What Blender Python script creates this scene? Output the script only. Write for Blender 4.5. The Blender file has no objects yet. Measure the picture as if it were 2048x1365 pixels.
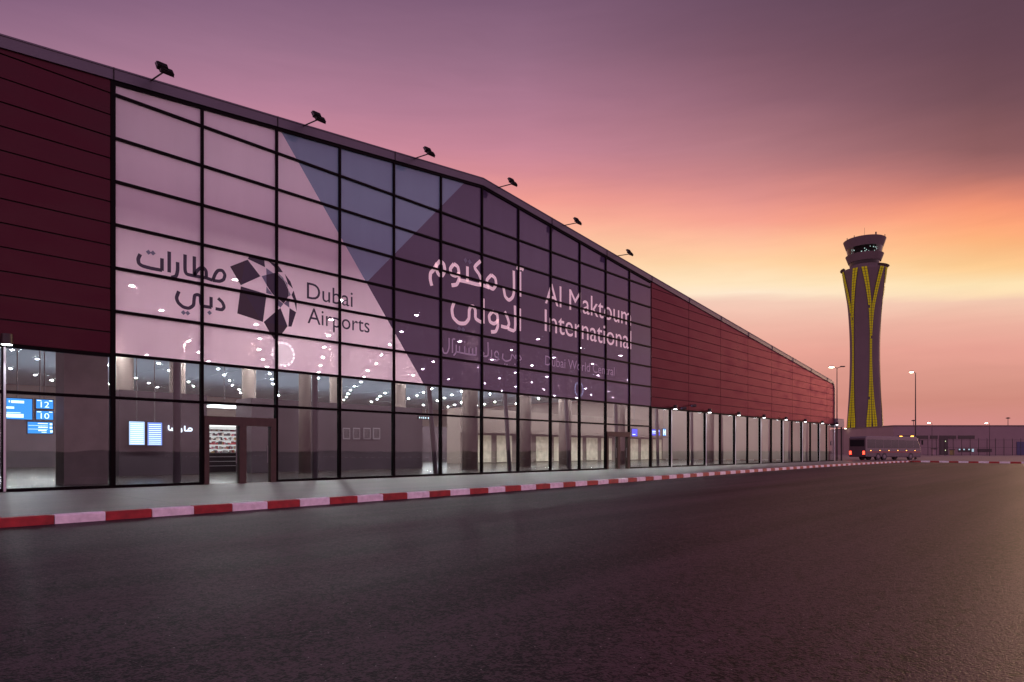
import bpy, bmesh, math, random
from mathutils import Vector, Matrix
random.seed(7)
R = math.radians
SC = bpy.context.scene
COL = SC.collection

# ------------------------------------------------------------------ camera, sky, sun, exposure
FPX = 1293.0                      # focal length in pixels of a 2048 px wide frame
TH = math.atan2(1185.0, FPX)      # the facade runs along +Y, the camera looks TH to its left
CAM = Vector((25.3, 0.0, 1.29))
HOR = 902.0
cd = bpy.data.cameras.new('camera'); cam = bpy.data.objects.new('camera', cd); COL.objects.link(cam)
cd.sensor_width = 36; cd.lens = FPX/2048*36; cd.shift_y = (HOR-682.5)/2048
cd.clip_start = 0.1; cd.clip_end = 6000
cam.location = CAM; cam.rotation_euler = (R(90), 0, TH)
SC.camera = cam
RV = Vector((math.cos(TH), math.sin(TH), 0)); FV = Vector((-math.sin(TH), math.cos(TH), 0))

def s2l(c):
    return tuple((v/255/12.92 if v/255 <= .04045 else ((v/255+.055)/1.055)**2.4) for v in c)

W = bpy.data.worlds.new('World'); SC.world = W; W.use_nodes = True
nt = W.node_tree; nt.nodes.clear()
def N(t, **k):
    n = nt.nodes.new(t)
    for a, b in k.items(): setattr(n, a, b)
    return n
def L(a, b): nt.links.new(a, b)
def M(op, a, b=None, c=None):
    n = N('ShaderNodeMath', operation=op)
    for i, v in enumerate((a, b, c)):
        if v is None: continue
        if isinstance(v, (int, float)): n.inputs[i].default_value = v
        else: L(v, n.inputs[i])
    return n.outputs[0]
tc = N('ShaderNodeTexCoord'); nrm = N('ShaderNodeVectorMath', operation='NORMALIZE'); L(tc.outputs['Generated'], nrm.inputs[0])
def dot(v):
    n = N('ShaderNodeVectorMath', operation='DOT_PRODUCT'); L(nrm.outputs[0], n.inputs[0]); n.inputs[1].default_value = v; return n.outputs['Value']
az = M('ARCTAN2', dot(RV), dot(FV))
el = M('MULTIPLY', M('ARCSINE', dot((0, 0, 1))), 180/math.pi)
# long thin cloud streaks bend the elevation at which each tone sits
mp = N('ShaderNodeMapping'); mp.inputs['Scale'].default_value = (2.2, 2.2, 16); L(nrm.outputs[0], mp.inputs[0])
mp.inputs['Rotation'].default_value = (0.03, -0.05, 0)
n1 = N('ShaderNodeTexNoise'); n1.inputs['Scale'].default_value = 1.6; n1.inputs['Detail'].default_value = 5; n1.inputs['Roughness'].default_value = .5
L(mp.outputs[0], n1.inputs['Vector'])
# the cloud deck is a flat sheet with a straight edge: its tones lie along planes through the viewer
hz = M('MULTIPLY', M('COSINE', M('ARCSINE', dot((0, 0, 1)))), M('MAXIMUM', M('COSINE', az), .62))
elg = M('MULTIPLY', M('ARCTAN2', dot((0, 0, 1)), hz), 180/math.pi)
n2 = N('ShaderNodeTexNoise'); n2.inputs['Scale'].default_value = 5; n2.inputs['Detail'].default_value = 4; L(mp.outputs[0], n2.inputs['Vector'])
n3 = N('ShaderNodeTexNoise'); n3.inputs['Scale'].default_value = 2.4; n3.inputs['Detail'].default_value = 8; n3.inputs['Roughness'].default_value = .62; n3.inputs['Distortion'].default_value = .6; L(mp.outputs[0], n3.inputs['Vector'])
el2 = M('ADD', elg, M('ADD', M('MULTIPLY', M('SUBTRACT', n1.outputs['Fac'], .5), 1.1), M('MULTIPLY', M('SUBTRACT', n2.outputs['Fac'], .5), .55)))
fac = M('DIVIDE', el2, 90)
def ramp(stops):
    n = N('ShaderNodeValToRGB'); cr = n.color_ramp
    while len(cr.elements) > 1: cr.elements.remove(cr.elements[-1])
    for i, (e, c) in enumerate(stops):
        x = cr.elements[0] if i == 0 else cr.elements.new(e/90)
        x.position = max(0, e/90); x.color = (*s2l(c), 1)
    L(fac, n.inputs[0]); return n.outputs[0]
rR = ramp([(0, (208,140,137)), (1.9, (214,142,137)), (4.5, (207,139,125)), (6.3, (215,149,134)), (8.9, (231,162,148)), (11, (237,178,160)),
           (13, (243,200,176)), (13.6, (252,220,180)), (14.3, (254,228,182)), (16, (253,205,147)), (18.1, (252,180,126)), (19.4, (253,165,122)), (20.6, (243,150,117)), (21.9, (213,131,112)),
           (23.5, (170,109,105)), (25, (142,94,96)), (28.5, (117,80,88)), (31.8, (104,72,84)), (35, (96,68,82)), (48, (76,58,76)), (90, (58,50,76))])
rL = ramp([(0, (210,142,140)), (2.3, (220,148,140)), (6.3, (226,155,143)), (8.9, (235,168,154)), (11, (240,185,168)), (13.1, (243,201,185)),
           (13.7, (254,232,200)), (15.6, (254,220,178)), (17.3, (254,203,165)), (19.3, (252,180,155)), (21.2, (245,160,149)), (23.1, (216,142,150)),
           (25, (197,133,151)), (28.5, (171,120,143)), (31.8, (147,107,131)), (35, (127,93,119)), (48, (98,76,102)), (90, (70,58,88))])
rM = ramp([(0, (209,141,138)), (2, (216,145,138)), (4.5, (214,145,133)), (6.3, (220,152,140)), (8.9, (233,166,151)), (11, (240,185,168)),
           (13.1, (246,206,186)), (13.7, (254,231,204)), (14.6, (254,228,190)), (16.2, (254,210,165)), (18.3, (253,185,155)), (19.7, (245,162,145)), (21.2, (223,146,140)),
           (23.1, (198,131,133)), (25, (178,122,130)), (28.5, (146,101,116)), (31.8, (123,86,103)), (35, (108,78,98)), (48, (84,64,86)), (90, (64,54,82))])
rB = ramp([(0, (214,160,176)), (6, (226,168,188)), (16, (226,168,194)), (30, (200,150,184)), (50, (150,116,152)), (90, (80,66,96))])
def mr(v, a, b):
    n = N('ShaderNodeMapRange', interpolation_type='SMOOTHSTEP'); L(v, n.inputs[0]); n.inputs[1].default_value = a; n.inputs[2].default_value = b; return n.outputs[0]
def mix(f, a, b):
    n = N('ShaderNodeMix', data_type='RGBA'); L(f, n.inputs[0]); L(a, n.inputs[6]); L(b, n.inputs[7]); return n.outputs[2]
lin = N('ShaderNodeMapRange'); L(az, lin.inputs[0]); lin.inputs[1].default_value = R(1); lin.inputs[2].default_value = R(20)
lin2 = N('ShaderNodeMapRange'); L(az, lin2.inputs[0]); lin2.inputs[1].default_value = R(20); lin2.inputs[2].default_value = R(36)
c1 = mix(lin2.outputs[0], mix(lin.outputs[0], rL, rM), rR)
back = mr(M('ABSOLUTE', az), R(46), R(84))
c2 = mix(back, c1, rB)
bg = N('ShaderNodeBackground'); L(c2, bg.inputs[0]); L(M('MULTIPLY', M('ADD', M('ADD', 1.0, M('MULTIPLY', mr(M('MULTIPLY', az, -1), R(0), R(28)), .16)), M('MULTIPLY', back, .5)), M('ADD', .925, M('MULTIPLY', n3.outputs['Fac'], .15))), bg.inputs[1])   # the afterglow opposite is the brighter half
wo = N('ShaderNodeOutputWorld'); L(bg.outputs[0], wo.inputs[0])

sd = bpy.data.lights.new('sun', 'SUN'); sd.energy = .55; sd.angle = R(14); sd.color = (1, .62, .38)
sun = bpy.data.objects.new('sun', sd); COL.objects.link(sun)
sdir = (FV*math.cos(R(46)) + RV*math.sin(R(46)))*math.cos(R(7)) + Vector((0, 0, math.sin(R(7))))   # towards the sun
sun.rotation_euler = (-sdir).to_track_quat('-Z', 'Y').to_euler()

SC.view_settings.view_transform = 'Standard'; SC.view_settings.look = 'None'
SC.view_settings.exposure = 0; SC.view_settings.gamma = 1
SC.render.engine = 'CYCLES'
cy = SC.cycles
cy.use_denoising = True; cy.max_bounces = 8; cy.transparent_max_bounces = 16; cy.sample_clamp_indirect = 4; cy.caustics_reflective = False; cy.caustics_refractive = False

# ------------------------------------------------------------------ photograph-to-place helpers
def ray(px, py):
    return RV*((px-1024)/FPX) + FV + Vector((0, 0, (HOR-py)/FPX))
def onx(px, py, x=0.0):                     # point on the plane x = const: (y, z)
    d = ray(px, py); t = (x-CAM.x)/d.x; p = CAM+d*t; return (p.y, p.z)
def onz(px, py, z=0.0):                     # point on the ground
    d = ray(px, py); t = (z-CAM.z)/d.z; p = CAM+d*t; return (p.x, p.y)
def atd(px, depth):                         # plan position at camera depth
    p = CAM + RV*((px-1024)/FPX*depth) + FV*depth; return (p.x, p.y)
S = 3.0; Y0 = 7.16
def yn(n): return Y0+S*n

# ------------------------------------------------------------------ mesh helpers
class MB:
    def __init__(s): s.v = []; s.f = []; s.m = []
    def face(s, pts, m=0):
        i = len(s.v); s.v += [tuple(p) for p in pts]; s.f.append(tuple(range(i, i+len(pts)))); s.m.append(m)
    def box(s, x0, x1, y0, y1, z0, z1, m=0, mat=None):
        i = len(s.v)
        P = [(x0,y0,z0),(x1,y0,z0),(x1,y1,z0),(x0,y1,z0),(x0,y0,z1),(x1,y0,z1),(x1,y1,z1),(x0,y1,z1)]
        if mat is not None: P = [tuple(mat @ Vector(p)) for p in P]
        s.v += P
        for q in ((3,2,1,0),(4,5,6,7),(0,1,5,4),(1,2,6,5),(2,3,7,6),(3,0,4,7)): s.f.append(tuple(i+k for k in q)); s.m.append(m)
        return s
    def prism(s, poly, x0, x1, m=0):        # polygon of (y,z), between x0 (back) and x1 (front)
        if area(poly) < 0: poly = poly[::-1]
        n = len(poly); i = len(s.v)
        s.v += [(x0, p[0], p[1]) for p in poly] + [(x1, p[0], p[1]) for p in poly]
        s.f.append(tuple(i+n+k for k in range(n))); s.m.append(m)
        s.f.append(tuple(i+k for k in reversed(range(n)))); s.m.append(m)
        for k in range(n):
            j = (k+1) % n; s.f.append((i+k, i+j, i+n+j, i+n+k)); s.m.append(m)
        return s
    def slab(s, poly, z0, z1, m=0):         # polygon of (x,y) between heights
        if area(poly) < 0: poly = poly[::-1]
        n = len(poly); i = len(s.v)
        s.v += [(p[0], p[1], z0) for p in poly] + [(p[0], p[1], z1) for p in poly]
        s.f.append(tuple(i+n+k for k in range(n))); s.m.append(m)
        s.f.append(tuple(i+k for k in reversed(range(n)))); s.m.append(m)
        for k in range(n):
            j = (k+1) % n; s.f.append((i+k, i+j, i+n+j, i+n+k)); s.m.append(m)
        return s
    def tube(s, a, b, r0, r1=None, n=10, m=0):
        a = Vector(a); b = Vector(b); r1 = r0 if r1 is None else r1
        d = (b-a).normalized(); u = d.orthogonal().normalized(); w = d.cross(u); i = len(s.v)
        for p, r in ((a, r0), (b, r1)):
            for k in range(n):
                t = 2*math.pi*k/n; s.v.append(tuple(p+u*(r*math.cos(t))+w*(r*math.sin(t))))
        for k in range(n):
            j = (k+1) % n; s.f.append((i+k, i+j, i+n+j, i+n+k)); s.m.append(m)
        s.f.append(tuple(i+k for k in reversed(range(n)))); s.m.append(m)
        s.f.append(tuple(i+n+k for k in range(n))); s.m.append(m)
        return s
    def lathe(s, prof, n=48, m=0, c=(0, 0), cap=True):
        i = len(s.v)
        for (r, z) in prof:
            for k in range(n):
                t = 2*math.pi*k/n; s.v.append((c[0]+r*math.cos(t), c[1]+r*math.sin(t), z))
        for q in range(len(prof)-1):
            for k in range(n):
                j = (k+1) % n; s.f.append((i+q*n+k, i+q*n+j, i+(q+1)*n+j, i+(q+1)*n+k)); s.m.append(m)
        if cap:
            s.f.append(tuple(i+k for k in reversed(range(n)))); s.m.append(m)
            o = i+(len(prof)-1)*n; s.f.append(tuple(o+k for k in range(n))); s.m.append(m)
        return s
    def build(s, name, mats, parent=None, loc=None, smooth=False, bevel=0):
        me = bpy.data.meshes.new(name); me.from_pydata(s.v, [], s.f)
        if not isinstance(mats, (list, tuple)): mats = [mats]
        for q in mats: me.materials.append(q)
        me.polygons.foreach_set('material_index', s.m)
        if smooth: me.polygons.foreach_set('use_smooth', [True]*len(s.f))
        me.update()
        o = bpy.data.objects.new(name, me); COL.objects.link(o)
        if parent is not None: o.parent = parent
        if loc is not None: o.location = loc
        if bevel:
            b = o.modifiers.new('bevel', 'BEVEL'); b.width = bevel; b.segments = 2; b.limit_method = 'ANGLE'
        return o
def area(p):
    return .5*sum(p[i][0]*p[(i+1) % len(p)][1]-p[(i+1) % len(p)][0]*p[i][1] for i in range(len(p)))
def clip(poly, a, b, c):                    # keep a*u + b*v <= c
    out = []
    for i in range(len(poly)):
        p, q = poly[i], poly[(i+1) % len(poly)]
        dp, dq = a*p[0]+b*p[1]-c, a*q[0]+b*q[1]-c
        if dp <= 0: out.append(p)
        if (dp < 0 < dq) or (dq < 0 < dp):
            t = dp/(dp-dq); out.append((p[0]+(q[0]-p[0])*t, p[1]+(q[1]-p[1])*t))
    return out if len(out) > 2 and abs(area(out)) > 1e-4 else []
def half(p, q, side):                       # half plane through p, q; side=+1 keeps the left of p->q
    a, b = (q[1]-p[1]), -(q[0]-p[0]); c = a*p[0]+b*p[1]
    return (a, b, c) if side > 0 else (-a, -b, -c)
def empty(name, loc=(0, 0, 0), rz=0):
    o = bpy.data.objects.new(name, None); COL.objects.link(o); o.location = loc; o.rotation_euler = (0, 0, rz); o.empty_display_size = .3; return o
def tag(o, label, cat, group=None, kind=None):
    if label: o['label'] = label
    if cat: o['category'] = cat
    if group: o['group'] = group
    if kind: o['kind'] = kind
    return o
def struct(o): o['kind'] = 'structure'; return o
def kids(o): return [c for c in bpy.data.objects if c.parent == o]
def copy_tree(o, parent=None):
    c = o.copy(); COL.objects.link(c)
    if parent is not None: c.parent = parent
    for ch in kids(o): copy_tree(ch, c)
    return c
def blk(px0, px1, py0, py1, x):             # a rectangle of the photo on the plane x = const -> y0,y1,z0,z1
    ya, za = onx(px0, py0, x); yb, zb = onx(px0, py1, x); yc, _ = onx(px1, py0, x)
    return min(ya, yc), max(ya, yc), min(za, zb), max(za, zb)

# ------------------------------------------------------------------ materials
def mat(name, col, rough=.5, metal=0, spec=.5, var=0, vscale=3, bump=0, bscale=40, emit=None, estr=0, coat=0):
    m = bpy.data.materials.new(name); m.use_nodes = True; t = m.node_tree; b = t.nodes['Principled BSDF']
    b.inputs['Base Color'].default_value = (*col, 1); b.inputs['Roughness'].default_value = rough; b.inputs['Metallic'].default_value = metal
    b.inputs['Specular IOR Level'].default_value = spec; b.inputs['Coat Weight'].default_value = coat
    if var or bump:
        co = t.nodes.new('ShaderNodeTexCoord')
    if var:
        n = t.nodes.new('ShaderNodeTexNoise'); n.inputs['Scale'].default_value = vscale; n.inputs['Detail'].default_value = 6
        t.links.new(co.outputs['Object'], n.inputs['Vector'])
        r = t.nodes.new('ShaderNodeMapRange'); r.inputs[1].default_value = .25; r.inputs[2].default_value = .75; r.inputs[3].default_value = 1-var; r.inputs[4].default_value = 1+var
        t.links.new(n.outputs['Fac'], r.inputs[0])
        x = t.nodes.new('ShaderNodeVectorMath'); x.operation = 'SCALE'; x.inputs[0].default_value = col; t.links.new(r.outputs[0], x.inputs['Scale'])
        t.links.new(x.outputs[0], b.inputs['Base Color'])
    if bump:
        n = t.nodes.new('ShaderNodeTexNoise'); n.inputs['Scale'].default_value = bscale; n.inputs['Detail'].default_value = 4
        t.links.new(co.outputs['Object'], n.inputs['Vector'])
        q = t.nodes.new('ShaderNodeBump'); q.inputs['Strength'].default_value = bump; q.inputs['Distance'].default_value = .02
        t.links.new(n.outputs['Fac'], q.inputs['Height']); t.links.new(q.outputs[0], b.inputs['Normal'])
    if emit:
        b.inputs['Emission Color'].default_value = (*emit, 1); b.inputs['Emission Strength'].default_value = estr
    return m
def glass(name, tint=(.8, .8, .82), film=None, see=0.0, trans=0.0, rough=.0, wav=.0, thru=None):
    """pane: fresnel gloss over what lies behind it; film = printed film colour, see = share of open film, trans = light let through it"""
    m = bpy.data.materials.new(name); m.use_nodes = True; t = m.node_tree; t.nodes.clear()
    out = t.nodes.new('ShaderNodeOutputMaterial'); mx = t.nodes.new('ShaderNodeMixShader'); fr = t.nodes.new('ShaderNodeFresnel'); fr.inputs[0].default_value = 1.5
    g = t.nodes.new('ShaderNodeBsdfGlossy'); g.inputs['Roughness'].default_value = rough; g.inputs['Color'].default_value = (.95, .95, .95, 1)
    co = t.nodes.new('ShaderNodeTexCoord')
    if wav:
        n = t.nodes.new('ShaderNodeTexNoise'); n.inputs['Scale'].default_value = .55; n.inputs['Detail'].default_value = 1
        t.links.new(co.outputs['Object'], n.inputs['Vector'])
        bp = t.nodes.new('ShaderNodeBump'); bp.inputs['Strength'].default_value = wav; bp.inputs['Distance'].default_value = .05
        t.links.new(n.outputs['Fac'], bp.inputs['Height']); t.links.new(bp.outputs[0], g.inputs['Normal'])
    tr = t.nodes.new('ShaderNodeBsdfTransparent'); tr.inputs[0].default_value = (*tint, 1)
    base = tr.outputs[0]
    if film:
        d = t.nodes.new('ShaderNodeBsdfDiffuse'); d.inputs[0].default_value = (*film, 1)
        n = t.nodes.new('ShaderNodeTexNoise'); n.inputs['Scale'].default_value = .5; n.inputs['Detail'].default_value = 5
        mp_ = t.nodes.new('ShaderNodeMapping'); mp_.inputs['Scale'].default_value = (1, 2.2, .35)
        t.links.new(co.outputs['Object'], mp_.inputs[0]); t.links.new(mp_.outputs[0], n.inputs['Vector'])
        r = t.nodes.new('ShaderNodeMapRange'); r.inputs[1].default_value = .3; r.inputs[2].default_value = .7; r.inputs[3].default_value = .93; r.inputs[4].default_value = 1.04
        t.links.new(n.outputs['Fac'], r.inputs[0])
        x = t.nodes.new('ShaderNodeVectorMath'); x.operation = 'SCALE'; x.inputs[0].default_value = film; t.links.new(r.outputs[0], x.inputs['Scale']); t.links.new(x.outputs[0], d.inputs[0])
        sx = t.nodes.new('ShaderNodeSeparateXYZ'); t.links.new(co.outputs['Object'], sx.inputs[0]); cx = t.nodes.new('ShaderNodeCombineXYZ')
        for i_, (o_, w_) in enumerate(((7.16, 3.0), (.13, 1.5))):
            q1 = t.nodes.new('ShaderNodeMath'); q1.operation = 'SUBTRACT'; q1.inputs[1].default_value = o_; t.links.new(sx.outputs[1+i_], q1.inputs[0])
            q2 = t.nodes.new('ShaderNodeMath'); q2.operation = 'DIVIDE'; q2.inputs[1].default_value = w_; t.links.new(q1.outputs[0], q2.inputs[0])
            q3 = t.nodes.new('ShaderNodeMath'); q3.operation = 'FLOOR'; t.links.new(q2.outputs[0], q3.inputs[0]); t.links.new(q3.outputs[0], cx.inputs[i_])
        wn = t.nodes.new('ShaderNodeTexWhiteNoise'); t.links.new(cx.outputs[0], wn.inputs['Vector'])
        wr = t.nodes.new('ShaderNodeMapRange'); wr.inputs[3].default_value = .93; wr.inputs[4].default_value = 1.05; t.links.new(wn.outputs['Value'], wr.inputs[0])
        xm = t.nodes.new('ShaderNodeMath'); xm.operation = 'MULTIPLY'; t.links.new(r.outputs[0], xm.inputs[0]); t.links.new(wr.outputs[0], xm.inputs[1]); t.links.new(xm.outputs[0], x.inputs['Scale'])
        tl = t.nodes.new('ShaderNodeBsdfTranslucent'); tl.inputs[0].default_value = (*thru, 1) if thru else (*film, 1)
        m1 = t.nodes.new('ShaderNodeMixShader'); m1.inputs[0].default_value = trans; t.links.new(d.outputs[0], m1.inputs[1]); t.links.new(tl.outputs[0], m1.inputs[2])
        m2 = t.nodes.new('ShaderNodeMixShader'); m2.inputs[0].default_value = see; t.links.new(m1.outputs[0], m2.inputs[1]); t.links.new(tr.outputs[0], m2.inputs[2])
        base = m2.outputs[0]
    t.links.new(fr.outputs[0], mx.inputs[0]); t.links.new(base, mx.inputs[1]); t.links.new(g.outputs[0], mx.inputs[2]); t.links.new(mx.outputs[0], out.inputs[0])
    return m
def emat(name, col, s):
    m = bpy.data.materials.new(name); m.use_nodes = True; t = m.node_tree; t.nodes.clear()
    e = t.nodes.new('ShaderNodeEmission'); e.inputs[0].default_value = (*col, 1); e.inputs[1].default_value = s
    o = t.nodes.new('ShaderNodeOutputMaterial'); t.links.new(e.outputs[0], o.inputs[0]); return m

def ground_mat(name, c0, c1, rough, fine, streak=0, speck=0, bump=.25, patch=.25, gain=.9, joint=0, spec=.2):
    m = bpy.data.materials.new(name); m.use_nodes = True; t = m.node_tree; b = t.nodes['Principled BSDF']; b.inputs['Roughness'].default_value = rough; b.inputs['Specular IOR Level'].default_value = spec
    co = t.nodes.new('ShaderNodeTexCoord')
    def noise(sc, det, vec=None, rg=.6):
        n = t.nodes.new('ShaderNodeTexNoise'); n.inputs['Scale'].default_value = sc; n.inputs['Detail'].default_value = det; n.inputs['Roughness'].default_value = rg
        t.links.new(vec or co.outputs['Object'], n.inputs['Vector']); return n.outputs['Fac']
    def mth(op, a, b_):
        n = t.nodes.new('ShaderNodeMath'); n.operation = op
        for i, v in enumerate((a, b_)):
            if isinstance(v, (int, float)): n.inputs[i].default_value = v
            else: t.links.new(v, n.inputs[i])
        return n.outputs[0]
    big = noise(.12, 4); mid = noise(1.7, 5); fin = noise(fine, 2, rg=.75); f2 = noise(fine*.37, 3)
    f = mth('ADD', mth('ADD', mth('MULTIPLY', big, patch), mth('MULTIPLY', mid, .18)), mth('ADD', mth('MULTIPLY', mth('SUBTRACT', fin, .5), gain), mth('MULTIPLY', mth('SUBTRACT', f2, .5), gain*.7)))
    f = mth('ADD', f, .28)
    if streak:
        mp_ = t.nodes.new('ShaderNodeMapping'); mp_.inputs['Scale'].default_value = (1, .05, 1); t.links.new(co.outputs['Object'], mp_.inputs[0])
        f = mth('ADD', f, mth('MULTIPLY', mth('SUBTRACT', noise(.75, 4, mp_.outputs[0]), .5), streak))
    cr = t.nodes.new('ShaderNodeValToRGB'); cr.color_ramp.elements[0].position = .3; cr.color_ramp.elements[0].color = (*c0, 1); cr.color_ramp.elements[1].position = .85; cr.color_ramp.elements[1].color = (*c1, 1)
    t.links.new(f, cr.inputs[0]); colr = cr.outputs[0]
    if speck:
        vo = t.nodes.new('ShaderNodeTexVoronoi'); vo.inputs['Scale'].default_value = 14; t.links.new(co.outputs['Object'], vo.inputs['Vector'])
        lt = mth('LESS_THAN', vo.outputs['Distance'], .085); sel = mth('MULTIPLY', lt, speck)
        sep = t.nodes.new('ShaderNodeSeparateColor'); t.links.new(vo.outputs['Color'], sep.inputs[0]); sel = mth('MULTIPLY', sel, mth('GREATER_THAN', sep.outputs[0], .80))
        mxn = t.nodes.new('ShaderNodeMix'); mxn.data_type = 'RGBA'; t.links.new(sel, mxn.inputs[0]); t.links.new(colr, mxn.inputs[6]); mxn.inputs[7].default_value = (.35, .32, .3, 1); colr = mxn.outputs[2]
    if joint:      # sawn joints across the slabs
        sx = t.nodes.new('ShaderNodeSeparateXYZ'); t.links.new(co.outputs['Object'], sx.inputs[0])
        fy = mth('FRACT', mth('DIVIDE', sx.outputs[1], joint), 0); fx_ = mth('FRACT', mth('DIVIDE', mth('ADD', sx.outputs[0], .7), joint*.82), 0)
        j_ = mth('MAXIMUM', mth('LESS_THAN', fy, .035/joint), mth('LESS_THAN', fx_, .035/joint))
        mj = t.nodes.new('ShaderNodeMix'); mj.data_type = 'RGBA'; t.links.new(mth('MULTIPLY', j_, .75), mj.inputs[0]); t.links.new(colr, mj.inputs[6]); mj.inputs[7].default_value = (.02, .016, .016, 1); colr = mj.outputs[2]
    t.links.new(colr, b.inputs['Base Color'])
    bp = t.nodes.new('ShaderNodeBump'); bp.inputs['Strength'].default_value = bump; bp.inputs['Distance'].default_value = .012
    t.links.new(fin, bp.inputs['Height']); t.links.new(bp.outputs[0], b.inputs['Normal'])
    return m

ASPH = ground_mat('asphalt', (.0010, .0006, .0008), (.072, .037, .050), .5, 42, 1.7, 1, 1.0, .5, 3.0, 0, .09)
LANE = ground_mat('lane_concrete', (.062, .044, .050), (.155, .110, .120), .45, 30, .7, 0, .3, .4, .9, 6.1)
APRON = ground_mat('pale_ground', (.16, .12, .11), (.33, .27, .25), .8, 8, 0, 0, .2)
SAND = ground_mat('sand', (.16, .11, .085), (.28, .21, .16), .9, 3, 0, 0, .2)
RED = mat('red_paint', (.34, .018, .022), .5, var=.38, vscale=5, bump=.15, bscale=30)
WHITE = mat('white_paint', (.86, .80, .84), .55, var=.2, vscale=6, bump=.15, bscale=30)
def paint(name, base, tint, rough):            # metallic crimson paint: dark body colour under a tinted sheen
    m = bpy.data.materials.new(name); m.use_nodes = True; t = m.node_tree; t.nodes.clear()
    co = t.nodes.new('ShaderNodeTexCoord'); n = t.nodes.new('ShaderNodeTexNoise'); n.inputs['Scale'].default_value = .5; n.inputs['Detail'].default_value = 6
    mp_ = t.nodes.new('ShaderNodeMapping'); mp_.inputs['Scale'].default_value = (1, 1, 2.5); t.links.new(co.outputs['Object'], mp_.inputs[0]); t.links.new(mp_.outputs[0], n.inputs['Vector'])
    r = t.nodes.new('ShaderNodeMapRange'); r.inputs[1].default_value = .3; r.inputs[2].default_value = .7; r.inputs[3].default_value = .68; r.inputs[4].default_value = 1.32; t.links.new(n.outputs['Fac'], r.inputs[0])
    x = t.nodes.new('ShaderNodeVectorMath'); x.operation = 'SCALE'; x.inputs[0].default_value = base; t.links.new(r.outputs[0], x.inputs['Scale'])
    d = t.nodes.new('ShaderNodeBsdfDiffuse'); t.links.new(x.outputs[0], d.inputs[0])
    g_ = t.nodes.new('ShaderNodeBsdfGlossy'); g_.inputs[0].default_value = (*tint, 1)
    rr = t.nodes.new('ShaderNodeMath'); rr.operation = 'MULTIPLY'; rr.inputs[1].default_value = rough; t.links.new(r.outputs[0], rr.inputs[0]); t.links.new(rr.outputs[0], g_.inputs['Roughness'])
    f = t.nodes.new('ShaderNodeFresnel'); f.inputs[0].default_value = 1.45
    mx = t.nodes.new('ShaderNodeMixShader'); t.links.new(f.outputs[0], mx.inputs[0]); t.links.new(d.outputs[0], mx.inputs[1]); t.links.new(g_.outputs[0], mx.inputs[2])
    o = t.nodes.new('ShaderNodeOutputMaterial'); t.links.new(mx.outputs[0], o.inputs[0]); return m
CLAD = paint('crimson_cladding', (.030, .002, .0095), (1, .42, .48), .38)
BACK = mat('dark_joint', (.010, .006, .008), .7)
FASC = mat('grey_fascia', (.095, .085, .11), .4, .2, var=.08, vscale=.7)
FRAME = mat('dark_frame', (.003, .0015, .0022), .5, spec=.06)
DOORF = mat('bronze_frame', (.045, .022, .014), .45, var=.2, vscale=5)
ROOFM = mat('roof_metal', (.22, .2, .22), .5)
CEIL = mat('ceiling_white', (.50, .61, .67), .8)
FLOOR = mat('polished_floor', (.050, .036, .032), .22, var=.12, vscale=.5)
PWALL = mat('plum_wall', (.090, .058, .075), .6, var=.12, vscale=.8)
BEIGE = mat('beige_wall', (.24, .175, .155), .7, var=.06, vscale=.5)
COLM = mat('stone_column', (.30, .25, .21), .6, var=.14, vscale=2)
STRUT = mat('strut_paint', (.20, .17, .19), .5)
BLACK = mat('black_metal', (.012, .010, .010), .45)
STEEL = mat('galvanised', (.20, .18, .19), .45, .4)
CLEAR = glass('clear_glass', (.74, .83, .86), wav=.05)
FWHITE = glass('white_film', (.9, .8, .85), (.92, .84, .90), .09, .42, .03, .05, (.95, .70, .80))
FBLUE = glass('blue_film', (.7, .8, .95), (.20, .30, .43), .08, .26, .03, .05)
FNAVY = glass('navy_film', (.7, .6, .85), (.070, .050, .105), .05, .10, .02, .05)
INK = mat('navy_ink', (.018, .014, .045), .35); INK2 = mat('black_ink', (.022, .015, .030), .35); INKB = mat('slate_ink', (.16, .19, .27), .4)
PINKINK = mat('pale_ink', (.88, .74, .78), .45, emit=(1, .72, .78), estr=.24); DIMINK = mat('mauve_ink', (.44, .38, .50), .45, emit=(.7, .6, .85), estr=.06)   # faint glow in the inks stands in for hall light behind the film
LAMP = emat('lamp_white', (1, .94, .91), 2000); LAMPW = emat('lamp_warm', (1, .80, .52), 24)
COOL = emat('lamp_cool', (.92, .95, 1), 14)

# ------------------------------------------------------------------ ground, road, kerbs
KX = [(-120, 10.15), (3, 10.12), (18, 9.75), (28.5, 8.95), (45, 7.75), (60, 7.0), (71.6, 6.75), (82, 6.8), (90, 7.0), (94.4, 7.35)]
def kx(y):
    for (a, b), (c, d) in zip(KX, KX[1:]):
        if y <= c:
            t = (y-a)/(c-a); return b+(d-b)*t
    return KX[-1][1]
FK0 = Vector((7.35, 94.4)); FKD = Vector((18.6-7.0, 92.9-95.0)).normalized()
FK1 = FK0+FKD*170
g = MB(); g.face([(-1800, -900, -.16), (1800, -900, -.16), (1800, 2600, -.16), (-1800, 2600, -.16)]); struct(g.build('ground', SAND))
ys = [-120+i*4 for i in range(53)]+[94.4]
g = MB()
road = [(kx(y), y) for y in ys if y < 94.4]+[(FK0.x, FK0.y), (FK1.x, FK1.y), (FK1.x, -120)]
g.face([(x, y, -.15) for x, y in road][::-1]); struct(g.build('road', ASPH))
g = MB(); KW = .22
for a, b in zip(ys, ys[1:]):
    g.face([(-.6, a, 0), (kx(a)-KW, a, 0), (kx(b)-KW, b, 0), (-.6, b, 0)])
struct(g.build('driveway', LANE))
g = MB()
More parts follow.
